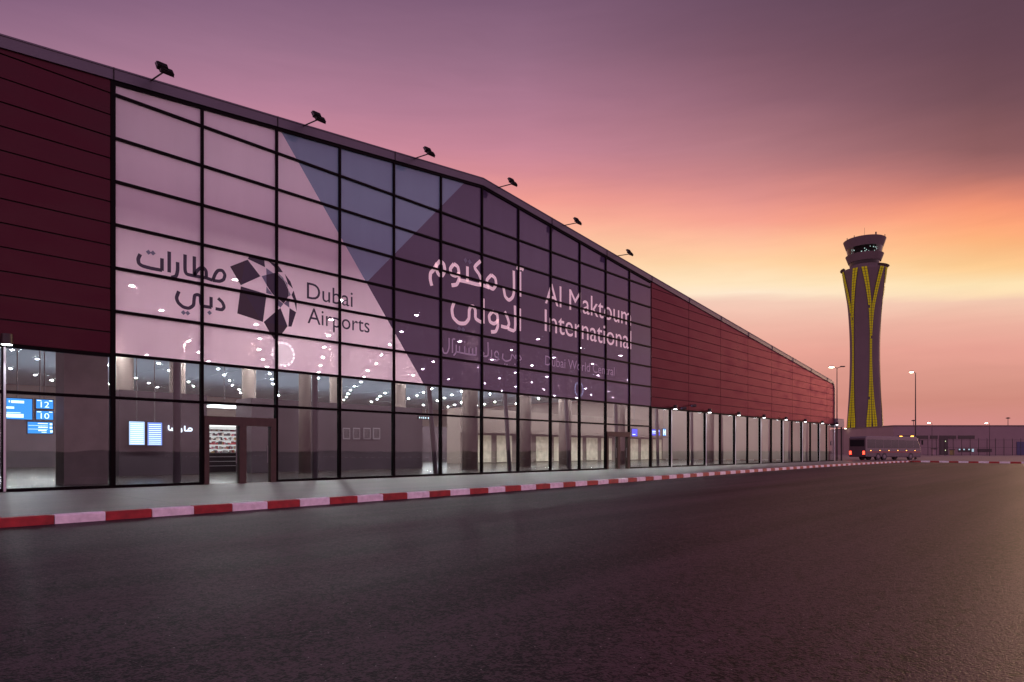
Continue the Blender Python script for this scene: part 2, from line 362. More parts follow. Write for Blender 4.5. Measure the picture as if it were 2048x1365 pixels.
g.face([(-60, 94.404, -.004), (FK0.x-KW, 94.404, -.004), (FK0.x, 94.404+KW, -.004), (FK1.x, FK1.y+KW, -.004), (FK1.x, 330, -.004), (-60, 330, -.004)]); struct(g.build('forecourt', APRON))
# kerbs: painted blocks, one after another
def kerb(pts, pitch, phase, name, m0):
    g = MB(); acc = phase; k = m0
    # walk the polyline
    seg = [(Vector(a), Vector(b)) for a, b in zip(pts, pts[1:])]
    cur = Vector(pts[0]); si = 0; left = pitch-phase; start = cur.copy()
    chain = [cur.copy()]
    while si < len(seg):
        b = seg[si][1]; d = (b-cur).length
        if d < left:
            left -= d; cur = b.copy(); si += 1; chain.append(cur.copy())
        else:
            cur = cur+(b-cur).normalized()*left; chain.append(cur.copy())
            p, q = chain[0], chain[-1]; u = (q-p).normalized(); w = Vector((-u.y, u.x)); e = u*.007
            p2, q2 = p+e, q-e; h = .035+random.uniform(-.006, .006); o = w*random.uniform(-.006, .006)
            F = [(p2+o), (q2+o), (q2+w*KW), (p2+w*KW)]; c = .025
            i = len(g.v)
            for (f, z) in ((0, -.16), (0, h-c), (c, h)):
                g.v += [(F[0].x+w.x*f, F[0].y+w.y*f, z), (F[1].x+w.x*f, F[1].y+w.y*f, z)]
            g.v += [(F[3].x, F[3].y, h), (F[2].x, F[2].y, h), (F[3].x, F[3].y, -.16), (F[2].x, F[2].y, -.16)]
            for a in range(4): g.f.append((i+2*a, i+2*a+1, i+2*a+3, i+2*a+2)[::-1]); g.m.append(k)
            g.f.append((i, i+2, i+4, i+6, i+8)); g.f.append((i+1, i+9, i+7, i+5, i+3)); g.m += [k, k]
            k = 1-k; left = pitch; chain = [cur.copy()]
    return struct(g.build(name, [RED, WHITE]))
px_, py_ = onz(110, 1049, -.15)
pitch = .888
y_start = py_-pitch*40
kerb([(kx(y), y) for y in [y_start]+[q for q in ys if q > y_start]], pitch, 0, 'kerb', 1)
kerb([(FK0.x+FKD.x*t, FK0.y+FKD.y*t) for t in (0.0, 170)], 1.02, 0, 'far_kerb', 0)

# ------------------------------------------------------------------ terminal building
ZT = [3.13+1.5*k for k in range(8)]           # transom levels; film starts at ZT[1]
APY, APZ, SL = yn(6), 16.28, .1
def roofz(y): return APZ-SL*abs(y-APY)
YL, YR, XB = yn(-15), yn(27), -75.0
FASCH = .38
def clad_z(y): return roofz(y)-FASCH
T = empty('terminal_building', (0, APY, 0)); tag(T, 'long gabled airport terminal with crimson cladding and a film covered glass front', 'terminal')
def part(mb, name, m, parent=T, **k):
    o = mb.build(name, m, parent, **k)
    if parent is T: o.location = (0, -APY, 0)
    return o
def sub(mb, name, m, parent, **k):
    o = mb.build(name, m, parent, **k); return o
def gable(a, b, z0, z1=99, off=FASCH):        # strip of the facade between y=a and b, clipped under the roof line
    poly = [(a, z0), (b, z0), (b, 40), (a, 40)]
    if z1 < 99: poly = clip(poly, 0, 1, z1)
    for s in (1, -1):
        if poly: poly = clip(poly, s*SL, 1, APZ-off+s*SL*APY)
    return poly
# cladding boards
def cladding(n0, n1, joint, round_end=False):
    mb = MB(); bk = MB()
    a, b = yn(n0), yn(n1)
    p = gable(a+.06, b-.03, ZT[1]-.02)
    bk.prism(p, -.30, -.045)
    rows = [ZT[1]+.75*k for k in range(17)]
    js = list(range(n0, n1, joint))+[n1]
    for z in rows:
        for j0, j1 in zip(js, js[1:]):
            q = gable(yn(j0)+.022+(.055 if j0 == n0 else 0), yn(j1)-.022-(.06 if j1 == n1 else 0), z+.024, z+.75-.024)
            if q and round_end and j1 == n1:
                cyy, czz, r = b-1.0, clad_z(b-.1)-.95, 1.0
                for t in (12, 30, 48, 66, 82):
                    ca, sa = math.cos(R(t)), math.sin(R(t)); q = clip(q, ca, sa, ca*cyy+sa*czz+r) if q else q
            if q: mb.prism(q, -.045, random.uniform(.018, .026))
    part(bk, 'cladding_back', BACK); part(mb, 'cladding', CLAD)
cladding(-15, 0, 15); cladding(12, 27, 2, True)
# fascia following the gable
for (a, b) in ((YL, APY), (APY, YR-1.3)):
    mb = MB(); z = roofz
    mb.prism([(a, z(a)-FASCH), (b, z(b)-FASCH), (b, z(b)), (a, z(a))], -.35, .10)
    mb.prism([(a, z(a)-.02), (b, z(b)-.02), (b, z(b)+.03), (a, z(a)+.03)], -.40, .125)
    for n in range(-14, 27, 2):
        y = yn(n)
        if a < y < b-.1: mb.prism([(y-.015, z(y)-FASCH-.01), (y+.015, z(y)-FASCH-.01), (y+.015, z(y)+.032), (y-.015, z(y)+.032)], -.1, .129, 1)
    part(mb, 'fascia', [FASC, BACK])
mb = MB(); ya = YR-1.3; cz = roofz(ya)
pts = [(ya, cz)]+[(YR-1.0+1.0*math.sin(R(t)), cz-1.06+1.0*math.cos(R(t))) for t in range(10, 91, 16)]+[(YR, ZT[1])]
inn = [(p[0]-.14*(0 if i == 0 else 1), p[1]-(FASCH if i == 0 else .16)) for i, p in enumerate(pts)]; inn[-1] = (YR-.14, ZT[1])
for i in range(len(pts)-1): mb.prism([inn[i], inn[i+1], pts[i+1], pts[i]], -.35, .10)
part(mb, 'fascia_end', FASC)
# roof, side walls, back wall
mb = MB()
for a, b in ((YL, APY), (APY, YR-.5)):
    mb.prism([(a, roofz(a)-.3), (b, roofz(b)-.3), (b, roofz(b)-.04), (a, roofz(a)-.04)], XB, -.42)
part(mb, 'roof', ROOFM)
mb = MB()
for a, b in ((YL+.3, APY), (APY, YR-.7)):
    mb.prism([(a, roofz(a)-.55), (b, roofz(b)-.55), (b, roofz(b)-.45), (a, roofz(a)-.45)], -12, -.42)
part(mb, 'roof_lining', mat('lining', (.5, .5, .52), .8))
mb = MB(); mb.box(XB, -.42, YR-.6, YR-.35, 0, roofz(YR)-.5); mb.box(XB, -.42, YL, YL+.25, 0, roofz(YL)-.4); mb.box(XB-.3, XB, YL, YR-.35, 0, 11); part(mb, 'end_wall', CLAD)
# inner shell of the hall
HC = 9.6
mb = MB(); mb.box(XB, -4.2, YL+.3, YR-.65, HC, HC+.2)
for yy in range(-36, 86, 6): mb.box(XB, -4.4, yy-.04, yy+.04, HC-.03, HC)
part(mb, 'ceiling', CEIL)
mb = MB(); mb.box(XB, -.16, YL+.3, YR-.65, -.02, .012); part(mb, 'floor', FLOOR)
mb = MB(); mb.box(XB+.02, XB+.2, YL+.3, YR-.65, .02, HC-.04); mb.box(XB+.3, -.45, YR-.95, YR-.7, .02, HC-.04); part(mb, 'inner_wall', BEIGE)
# dark plum partition behind the left glazing, a pale shop front behind the right glazing
mb = MB()
y0, y1, z0, z1 = blk(238, 405, 818, 900, -11); mb.box(-13, -11, y0, onx(414, 818, -11)[0], .02, 4.35)
ya, yb = onx(503, 815, -11)[0], onx(845, 815, -11)[0]
mb.box(-13, -11, ya, yb, .02, 4.35)
pt_ = part(mb, 'partition', PWALL)
def fill_strip(x, ya, yb, z, e, col):  # unseen upward fill light, added to brighten the hall above the shop front
    d = bpy.data.lights.new('fill_light', 'AREA'); d.shape = 'RECTANGLE'; d.size = 1.2; d.size_y = abs(yb-ya); d.energy = e; d.color = col
    o = bpy.data.objects.new('fill_light', d); COL.objects.link(o); o.parent = T; o.location = (x, (ya+yb)/2-APY, z); o.rotation_euler = (math.pi, 0, 0)
mb = MB(); mb.box(-56, -36, -14, 72, .02, 4.3); part(mb, 'inner_block', PWALL)  # block added to carry the upward fill light
def ceiling_fill():  # unseen area light added to brighten the far hall ceiling
    d = bpy.data.lights.new('fill_light', 'AREA'); d.shape = 'RECTANGLE'; d.size = 17; d.size_y = 84; d.energy = 1500; d.color = (.86, .95, 1)
    o = bpy.data.objects.new('fill_light', d); COL.objects.link(o); o.parent = T; o.location = (-46, 29-APY, 4.36); o.rotation_euler = (math.pi, 0, 0)
ceiling_fill()
def film_fill():      # added fill light on the upper edge of the hung ceiling, washing the roof lining and the back of the film
    d = bpy.data.lights.new('fill_light', 'AREA'); d.shape = 'RECTANGLE'; d.size = .6; d.size_y = 34; d.energy = 470; d.color = (1, .90, .93)
    o = bpy.data.objects.new('fill_light', d); COL.objects.link(o); o.parent = T; o.location = (-5.0, 24-APY, HC+.26); o.rotation_euler = (math.pi, 0, 0)
film_fill()
mb = MB(); mb.box(-24, -22, 44, 84, .02, 5.6); mb.box(-21.95, -20.5, 44, 84, 3.1, 3.5); part(mb, 'shop_front', BEIGE)
fill_strip(-23, 44, 84, 5.64, 350, (1, .84, .72))
mb = MB()
for i in range(12): mb.box(-21.98, -21.9, 46+i*3.2, 48.3+i*3.2, .1, 2.9)
part(mb, 'shop_window', mat('shop_glow', (.5, .42, .36), .6, var=.35, vscale=1.5, emit=(.9, .72, .5), estr=.25))
# columns
cols = [(128, 216, -3.4)]
y0, y1, _, _ = blk(128, 216, 760, 900, -3.4)
mb = MB(); mb.box(-4.6, -3.4, y0, y1, .015, HC-.01); part(mb, 'square_column', COLM)
for (px, x, r) in [(250, -26, .55), (355, -26, .55), (498, -22, .5), (610, -9, .35), (672, -20, .5), (800, -19, .5), (940, -7, .55), (1050, -9, .5), (1130, -12, .6), (1240, -8, .5), (1420, -6, .4)]:
    yy = onx(px, 800, x)[0]; mb = MB(); mb.tube((x, yy, .015), (x, yy, HC-.01), r, n=20); part(mb, 'round_column', BEIGE, smooth=True)
for n in range(5, 27, 2):
    mb = MB(); yy = yn(n)+1.2; mb.tube((-1.8, yy, .015), (-1.2, yy-1.5, HC-.01), .13, .13, 12); part(mb, 'raking_strut', STRUT, smooth=True)
for n in range(-1, 5, 2):
    mb = MB(); yy = yn(n)-.35; mb.tube((-1.5, yy, .015), (-1.5, yy, HC-.01), .14, .14, 12); part(mb, 'slim_post', STRUT, smooth=True)

# ---- glazed bays
L1 = (onx(560, 258), onx(848, 768)); L2 = (onx(737, 562), onx(937, 358))
MWI = .05; GX = -.03
def film_regions(poly):
    # left of L1 (white), right of L1 above L2 (blue), right of L1 below L2 (navy)
    out = []
    w = clip(poly, *half(L1[1], L1[0], +1))      # L1 runs downwards, white lies on its left in the picture
    r = clip(poly, *half(L1[1], L1[0], -1))
    if w: out.append((w, 'white'))
    if r:
        b = clip(r, *half(L2[0], L2[1], +1)); n = clip(r, *half(L2[0], L2[1], -1))
        if b: out.append((b, 'blue'))
        if n: out.append((n, 'navy'))
    return out
FM = {'white': FWHITE, 'blue': FBLUE, 'navy': FNAVY}
FLBL = {'white': 'white printed film pane', 'blue': 'slate blue printed film pane', 'navy': 'deep purple printed film pane'}
doors = {1, 10}
DOORZ = 2.62
def bay(n, film):
    a, b = yn(n), yn(n+1); fr = MB()
    top = (lambda y: clad_z(y)) if film else (lambda y: ZT[1]-.03)
    w = .075 if n in (0, 12) else MWI
    # mullion at its near side; the last film bay also closes the far side
    def mull(y, w, zt): fr.prism([(y-w, 0), (y+w, 0), (y+w, zt), (y-w, zt)], -.14, .055)
    mull(a, w, top(a)-.002)
    if n == 11: pass
    lv = [z for z in ZT if z < min(top(a), top(b))] if film else [ZT[1]-.055]
    if film or n < 0: lv = lv if film else [ZT[0], ZT[1]-.055]
    for z in lv: fr.prism([(a+w, z-.05), (b-MWI, z-.05), (b-MWI, z+.05), (a+w, z+.05)], -.13, .045)
    if film:   # head rail under the fascia
        fr.prism([(a+w, top(a)-.13), (b-MWI, top(b)-.13), (b-MWI, top(b)-.004), (a+w, top(a)-.004)] if not (a < APY < b) else [(a+w, top(a)-.13), (b-MWI, top(b)-.13), (b-MWI, top(b)-.004), (a+w, top(a)-.004)], -.13, .05)
    if n not in doors: fr.prism([(a+w, .0), (b-MWI, .0), (b-MWI, .10), (a+w, .10)], -.13, .045)
    o = part(fr, 'window', FRAME)
    cl = MB(); zs = [DOORZ if n in doors else 0.05]
    zs += [ZT[0], ZT[1]] if (film or n < 0) else [ZT[1]-.03]
    for z0, z1 in zip(zs, zs[1:]): cl.face([(GX, a, z0), (GX, b, z0), (GX, b, z1), (GX, a, z1)])
    sub(cl, 'pane', CLEAR, o)
    if film:
        cells = {'white': MB(), 'blue': MB(), 'navy': MB()}
        lim = [z for z in ZT[1:] if z < top(a) or z < top(b)]
        for i, z0 in enumerate(lim):
            poly = gable(a, b, z0, lim[i+1] if i+1 < len(lim) else 99, FASCH+.05)
            if not poly: continue
            for p, c in film_regions(poly):
                if area(p) < 0: p = p[::-1]
                cells[c].face([(GX, y, z) for y, z in p])
        for c, m_ in cells.items():
            if m_.f: q = sub(m_, 'film_pane', FM[c], o); q['label'] = FLBL[c]
    return o
for n in range(0, 12): bay(n, True)
for n in range(12, 27): bay(n, False)
for n in range(-8, 0): bay(n, False)
mb = MB(); mb.box(-.3, 0, YL, yn(-8)-.06, 0, ZT[1]-.02); part(mb, 'plinth_wall', CLAD)
# sliding doors
def door(n):
    a, b = yn(n), yn(n+1); fr = MB(); t = .24; mid = a+(b-a)*.52
    fr.box(-.16, .09, a+.06, b-.06, 2.28, DOORZ)
    fr.box(-.16, .09, a+.06, a+t, 0, 2.28); fr.box(-.16, .09, b-.06-.22, b-.06, 0, 2.28); fr.box(-.13, .07, mid-.14, mid+.14, 0, 2.28)
    o = part(fr, 'sliding_door', DOORF)
    for (p, q) in ((a+t, mid-.14), (mid+.14, b-.28)):
        g = MB(); g.face([(-.05, p, .02), (-.05, q, .02), (-.05, q, 2.28), (-.05, p, 2.28)]); sub(g, 'leaf', CLEAR, o)
        h = MB(); h.tube((0, q-.1, .8), (0, q-.1, 1.5), .018); sub(h, 'handle', STEEL, o)
door(1); door(10)

# ---- printed lettering and emblem on the film
XF = -.022
def stroke(mb, pts, w, conv):
    P = [Vector(conv(*p)) for p in pts]
    if len(P) > 2:                                   # smooth the traced polyline
        Q = [P[0]]
        for i in range(len(P)-1):
            p0 = P[i-1] if i else P[i]; p3 = P[i+2] if i+2 < len(P) else P[i+1]
            for k in range(1, 5):
                t = k/4; a, b = P[i], P[i+1]
                m0 = (b-p0)*.35; m1 = (p3-a)*.35
                Q.append(a*(2*t**3-3*t**2+1)+m0*(t**3-2*t**2+t)+b*(-2*t**3+3*t**2)+m1*(t**3-t**2))
        P = Q
    n = len(P); l = []; r = []
    for i in range(n):
        d = (P[min(i+1, n-1)]-P[max(i-1, 0)]); d.normalize(); u = Vector((-d.y, d.x))
        l.append(P[i]+u*w/2); r.append(P[i]-u*w/2)
    for i in range(n-1):
        q = [l[i], l[i+1], r[i+1], r[i]]
        q = [(v.x, v.y) for v in q]
        if area(q) < 0: q = q[::-1]
        mb.face([(XF, a, b) for a, b in q])
def diamond(mb, p, s, conv):
    y, z = conv(*p); mb.face([(XF, y-s, z), (XF, y, z-s), (XF, y+s, z), (XF, y, z+s)])
zA = lambda x, y: onx(250+x/3.938, 480+y/3.938)
zB = lambda x, y: onx(840+x/4.402, 490+y/4.402)
def script(name, strokes, dots, w, conv, m, md):
    mb = MB()
    for s in strokes: stroke(mb, s, w, conv)
    o = part(mb, name, m)
    if dots:
        d = MB()
        for p in dots: diamond(d, p, w*.72, conv)
        sub(d, 'letter_dots', md, o)
    return o
script('arabic_lettering', [
    [(122,112),(106,150),(112,185),(140,205),(200,222),(240,230),(293,240)], [(293,145),(293,243)], [(350,92),(350,256)], [(416,175),(416,240),(404,284),(368,296)],
    [(475,115),(475,235),(488,268),(530,280),(640,300),(690,318)], [(548,130),(548,282)], [(548,280),(575,238),(612,216),(640,245),(642,300)],
    [(690,318),(745,326),(778,312),(788,275),(768,242),(735,242),(712,270),(694,318)]],
    [(187,97),(222,103)], .125, zA, INK, INKB)
script('arabic_lettering', [[(735,460),(768,492),(782,528),(764,550),(715,542)], [(680,450),(680,532)], [(683,532),(612,520),(598,490),(596,450),(578,432),(552,438),(546,470),(540,515),(505,538),(460,528),(422,495),(408,455),(426,405)]],
    [(462,573),(496,577),(668,574)], .125, zA, INK, INKB)
script('arabic_lettering', [
    [(180,140),(212,170),(220,225),(200,268),(168,262),(150,225),(148,180),(180,140)], [(152,165),(120,222),(96,250),(93,300),(106,360)],
    [(302,168),(336,195),(344,250),(315,272),(280,258),(270,210),(302,168)], [(342,240),(346,300),(325,348),(280,356)],
    [(420,190),(420,325)], [(346,310),(420,326),(500,348),(540,352)], [(536,142),(484,196),(520,255),(542,310),(530,350)],
    [(630,265),(664,295),(672,350),(645,388),(605,365),(592,310),(630,265)], [(535,350),(575,362),(612,378)],
    [(828,228),(830,400),(818,460),(785,486),(752,452),(738,372)], [(884,235),(884,455)], [(852,198),(872,214),(892,204),(914,222)]],
    [(403,137),(440,150)], .20, zB, PINKINK, INKB)
script('arabic_lettering', [
    [(302,508),(284,570),(296,640),(345,688),(400,690),(432,650),(436,580),(448,545),(474,545),(490,580),(494,650),(560,690)], [(560,472),(560,692)],
    [(642,585),(680,612),(686,668),(655,694),(620,676),(612,625),(642,585)], [(684,655),(688,715),(668,762),(628,766)],
    [(748,588),(772,640),(786,695),(768,728),(716,716)], [(838,535),(838,748),(775,736)], [(882,560),(882,758)]],
    [(347,738),(382,746)], .20, zB, PINKINK, INKB)
script('arabic_lettering', [
    [(258,820),(258,905),(240,952),(212,950),(198,905)], [(288,830),(288,952)], [(312,832),(290,828)], [(322,880),(320,945),(298,975)],
    [(320,940),(400,958),(498,972)], [(350,890),(350,948)], [(396,892),(396,955)], [(434,905),(434,962)], [(466,910),(466,966)], [(496,900),(496,972)],
    [(540,925),(566,958),(540,978)], [(600,858),(600,975),(545,978)], [(632,925),(632,985),(608,1012)],
    [(675,935),(692,955),(690,990),(665,985),(660,955),(675,935)], [(692,970),(690,1012),(652,1022)],
    [(733,958),(730,1000),(758,1024),(800,1012),(812,965),(845,1005)], [(846,968),(846,1005)], [(872,962),(894,1005),(860,1022)]],
    [(352,838),(372,842),(396,856),(750,1050),(768,1054),(838,1052)], .085, zB, DIMINK, DIMINK)

def text(word, px0, px1, cap, base, m, name='lettering'):
    """latin words fitted to their place on the glass: cap / base = (px, py) of the top and foot of a capital"""
    cu = bpy.data.curves.new('t', 'FONT'); cu.body = word; cu.size = 1; cu.resolution_u = 4
    o = bpy.data.objects.new('t', cu); COL.objects.link(o)
    bpy.context.view_layer.update()
    me = bpy.data.meshes.new_from_object(o.evaluated_get(bpy.context.evaluated_depsgraph_get()))
    bpy.data.objects.remove(o)
    cu2 = bpy.data.curves.new('t', 'FONT'); cu2.body = 'I'; cu2.size = 1
    o = bpy.data.objects.new('t', cu2); COL.objects.link(o); bpy.context.view_layer.update()
    mi = bpy.data.meshes.new_from_object(o.evaluated_get(bpy.context.evaluated_depsgraph_get())); bpy.data.objects.remove(o)
    ch = max(v.co.y for v in mi.vertices)
    xs = [v.co.x for v in me.vertices]; x0, x1 = min(xs), max(xs)
    ya = onx(px0, base[1])[0]; yb = onx(px1, base[1])[0]; zc = onx(*cap)[1]; zb = onx(*base)[1]
    mb = MB(); mb.v = [(XF, ya+(v.co.x-x0)/(x1-x0)*(yb-ya), zb+v.co.y/ch*(zc-zb)) for v in me.vertices]
    mb.f = [tuple(p.vertices) for p in me.polygons]; mb.m = [0]*len(mb.f)
    return part(mb, name, m)
text('Dubai', 614.4, 706, (616, 565), (616, 597.3), INK)
text('Airports', 615.7, 739.6, (620, 615.9), (616, 646.3), INK)
text('Al Maktoum', 1090.6, 1262.5, (1101, 567), (1092.2, 607), PINKINK)
text('International', 1090, 1263, (1092.6, 619.5), (1092.6, 662.6), PINKINK)
text('Dubai World Central', 1091, 1229.6, (1092, 711.5), (1092, 730.8), DIMINK)
zE = lambda x, y: onx(460+x/7.0, 495+y/7.0)
def facets(name, polys, m, x, parent=None):
    mb = MB()
    for p in polys:
        q = [zE(*v) for v in p]
        if area(q) < 0: q = q[::-1]
        mb.face([(x, a, b) for a, b in q])
    return part(mb, name, m) if parent is None else sub(mb, name, m, parent)
emb = facets('emblem', [
    [(5,268),(250,172),(430,405),(155,530)], [(252,160),(275,122),(480,168),(495,278)], [(530,182),(625,225),(690,268),(672,345),(625,272)], [(690,268),(745,348),(672,345)],
    [(770,370),(850,480),(885,580),(815,510)], [(893,605),(938,745),(935,900),(900,745),(865,665)], [(838,850),(930,910),(865,1110),(820,1110)],
    [(710,850),(810,1105),(735,1205),(655,1245),(625,1290),(575,1215),(475,1045),(650,895)], [(155,545),(500,650),(510,700),(465,1045),(105,925)],
    [(512,385),(640,355),(690,395),(770,480),(820,590),(825,680),(755,785),(655,700),(605,660),(515,530)]], INK, XF)
facets('emblem_shade', [[(5,268),(215,188),(155,530)], [(155,545),(105,925),(440,1035)], [(475,1045),(810,1105),(735,1205),(655,1245),(625,1290),(575,1215)]], INK2, XF+.002, emb)
facets('emblem_tint', [[(510,290),(612,362),(514,385)], [(445,402),(512,385),(515,522)], [(513,545),(602,665),(512,642)], [(655,338),(748,425),(770,478),(690,392)], [(765,455),(805,500),(812,562)],
    [(822,600),(855,665),(828,690)], [(757,788),(828,725),(835,845)], [(660,722),(752,790),(710,845),(665,800)]], INKB, XF, emb)

# ------------------------------------------------------------------ things inside the hall
GLOWB = emat('screen_blue', (.03, .30, .85), 1.5); GLOWW = emat('screen_white', (.75, .92, 1), 2.2); GLOWP = emat('screen_pale', (.50, .66, 1), 1.5); GLOWV = emat('screen_violet', (.12, .12, .9), 1.4)
def screen(name, px0, px1, py0, py1, x, label, cat, m, rows, group=None):
    y0, y1, z0, z1 = blk(px0, px1, py0, py1, x)
    o = empty(name, (x-.06, (y0+y1)/2, z0)); tag(o, label, cat, group); h = z1-z0; w = (y1-y0)/2
    c = MB(); c.box(-.10, 0, -w-.04, w+.04, -.04, h+.04); c.build('casing', BLACK, o, bevel=.01)
    g = MB(); g.box(.001, .006, -w, w, 0, h); g.build('display', m, o)
    t = MB()
    for (a, b, c0, c1) in rows: t.box(.007, .010, -w+2*w*a, -w+2*w*b, h*c0, h*c1)
    if rows: t.build('display_text', GLOWW, o)
    if z0 > 1.2: q = MB(); q.tube((-.05, 0, h), (-.05, 0, HC-z0-.02), .025); q.build('hanger', STEEL, o)
    return o
def glyphs(px0, px1, py0, py1, x, s, parent_screen):
    cu = bpy.data.curves.new('t', 'FONT'); cu.body = s; cu.size = 1
    o = bpy.data.objects.new('t', cu); COL.objects.link(o); bpy.context.view_layer.update()
    me = bpy.data.meshes.new_from_object(o.evaluated_get(bpy.context.evaluated_depsgraph_get())); bpy.data.objects.remove(o)
    xs = [v.co.x for v in me.vertices]; zs = [v.co.y for v in me.vertices]
    y0, y1, z0, z1 = blk(px0, px1, py0, py1, x); L0 = parent_screen.location
    mb = MB(); mb.v = [(.012, y0+(v.co.x-min(xs))/(max(xs)-min(xs))*(y1-y0)-L0.y, z0+(v.co.y-min(zs))/(max(zs)-min(zs))*(z1-z0)-L0.z) for v in me.vertices]
    mb.f = [tuple(p.vertices) for p in me.polygons]; mb.m = [0]*len(mb.f); mb.build('number', GLOWW, parent_screen)
XS = -7.0
screen('information_screen', 6, 65, 796, 838, XS, 'widest bright blue information screen hanging at the left of the hall', 'screen', GLOWB, [(.05,.12,.78,.9),(.2,.24,.8,.9),(.28,.72,.78,.9),(.05,.38,.5,.6),(.05,.12,.38,.46),(.05,.7,.08,.26),(.1,.6,.30,.33)])
s1 = screen('gate_screen', 73, 107, 799, 817, XS, 'blue check-in screen reading 12, hung above the one reading 10', 'screen', GLOWB, [(.05,.3,.84,.94),(.75,.95,.84,.94)], 'numbered screens over the check-in desks')
glyphs(82, 99, 803.5, 815, XS, '12', s1)
s2 = screen('gate_screen', 73, 107, 822, 839, XS, 'blue check-in screen reading 10, hung below the one reading 12', 'screen', GLOWB, [(.05,.3,.84,.94),(.75,.95,.84,.94)], 'numbered screens over the check-in desks')
glyphs(82, 99, 826.5, 837.5, XS, '10', s2)
screen('information_screen', 56, 106, 844, 867, XS-.6, 'low blue list screen hung under the numbered check-in screens', 'screen', GLOWB, [(.4,.8,.84,.92),(.02,.8,.68,.71),(.42,.8,.5,.6),(.02,.8,.36,.39),(.42,.75,.22,.32),(.55,.75,.08,.14),(.88,.98,.75,.92),(.88,.98,.45,.62),(.9,1,.1,.3)])
ls = [(.08, .92, .04+.085*i, .07+.085*i) for i in range(11)]
screen('flight_board', 259, 290, 843, 890, -10.6, 'pale blue departure board on the plum partition, nearer the square column', 'screen', GLOWP, ls, 'departure boards on the plum partition')
screen('flight_board', 296, 325, 845, 891, -10.6, 'deeper blue departure board on the plum partition, nearer the sliding door', 'screen', emat('screen_deep', (.25, .36, .95), 1.2), ls, 'departure boards on the plum partition')
screen('information_screen', 1265, 1276, 858, 873, -4, 'violet screen hung behind the glass beside the far sliding doors', 'screen', GLOWV, [(.1,.6,.2,.3)])
screen('information_screen', 1304, 1321, 859, 871, -3, 'blue text screen hung behind the first glazing of the crimson wing', 'screen', GLOWV, [(.1,.5,.6,.75),(.1,.7,.35,.45),(.6,.9,.6,.9)])
screen('information_screen', 1327, 1333, 858, 872, -3, 'narrow white and blue screen behind the glazing of the crimson wing', 'screen', GLOWB, [(.1,.35,.1,.9),(.65,.9,.1,.9),(.35,.65,.4,.6)])
screen('flight_strip', 838, 868, 833, 838, -9, 'short row of small blue lit signs high on the plum partition', 'screen', mat('black_panel', (.02, .02, .025), .5), [(.05,.1,.2,.8),(.2,.24,.2,.8),(.32,.36,.1,.9),(.45,.5,.2,.8),(.62,.78,.2,.8),(.82,.98,.2,.8)])
# arabic shop name on the partition (lit letters)
def lit_script(name, strokes, w, x, label):
    conv = lambda a, b: onx(a, b, x); mb = MB()
    global XF
    keep = XF; XF = x+.03
    for s in strokes: stroke(mb, s, w, conv)
    XF = keep
    o = mb.build(name, emat('sign_white', (.85, .9, 1), 2.2)); return tag(o, label, 'sign')
lit_script('wall_sign', [[(337,851),(337,859),(342,861),(344,856)], [(344,861),(349,861),(349,855)], [(349,861),(354,861),(354,851)], [(354,861),(359,861),(359,856)], [(362,857),(363,863),(360,865)], [(369,862),(383,862)], [(375,862),(378,857),(383,858),(383,862)], [(369,852),(369,862)]], .07, -10.85, 'small white lit arabic letters on the plum partition')
# framed pictures on the partition
for i, px in enumerate((686, 706, 727, 746)):
    y0, y1, z0, z1 = blk(px, px+14, 856, 879, -10.95)
    o = empty('wall_poster', (-10.98, (y0+y1)/2, z0)); w = (y1-y0)/2; h = z1-z0
    tag(o, 'mauve framed poster on the plum partition', 'poster', 'row of four framed posters')
    m_ = MB(); m_.box(0, .05, -w, w, 0, h); m_.build('frame', mat('poster_frame', (.3, .25, .28), .5), o)
    m_ = MB(); m_.box(.051, .056, -w*.8, w*.8, h*.1, h*.9); m_.build('print', mat('poster_print', (.12, .085, .10), .6, var=.5, vscale=6), o)
# round lit signs
def round_sign(px, py, rpx, x, label, e, eb):
    y, z = onx(px, py, x); r = abs(onx(px, py-rpx, x)[1]-z)
    o = empty('round_sign', (x, y, z)); tag(o, label, 'sign', 'round lit cafe signs')
    d = MB(); d.tube((-.12, 0, 0), (0, 0, 0), r*1.03, n=40); d.build('casing', BLACK, o)
    d = MB(); n = 48
    for r0, r1 in ((.80, 1.0),):
        for k in range(n):
            t0, t1 = 2*math.pi*k/n, 2*math.pi*(k+1)/n
            if r0 > .5 and k % 3 == 2: continue
            d.face([(.004, r*r0*math.cos(t0), r*r0*math.sin(t0)), (.004, r*r1*math.cos(t0), r*r1*math.sin(t0)), (.004, r*r1*math.cos(t1), r*r1*math.sin(t1)), (.004, r*r0*math.cos(t1), r*r0*math.sin(t1))])
    d.build('ring', e, o)
    d = MB()
    d.face([(.004, r*.74*math.cos(2*math.pi*k/n), r*.74*math.sin(2*math.pi*k/n)) for k in range(n)]); d.build('disc', eb, o)
    d = MB()
    for k in range(-3, 4):
        y_ = k*.19*r; hh = r*.55*math.cos(k*.38); d.box(.008, .012, y_-.03*r, y_+.03*r, -hh, hh-.1*r)
    d.build('wave_mark', mat('sign_green', (.10, .22, .18), .5), o)
    q = MB(); q.tube((-.06, 0, r), (-.06, 0, HC-z-.02), .03); q.build('hanger', STEEL, o)
round_sign(567, 709, 25, -2.0, 'large white round lit sign hung inside under the faceted emblem', emat('sign_glow', (1, 1, 1), 11), emat('sign_face', (.85, 1, .93), 3.0))
round_sign(1158, 779, 15, -2.2, 'smaller bluish round lit sign hung inside below the small latin lettering', emat('sign_glow_blue', (.55, .75, 1), 12), emat('sign_dark', (.1, .14, .3), .6))
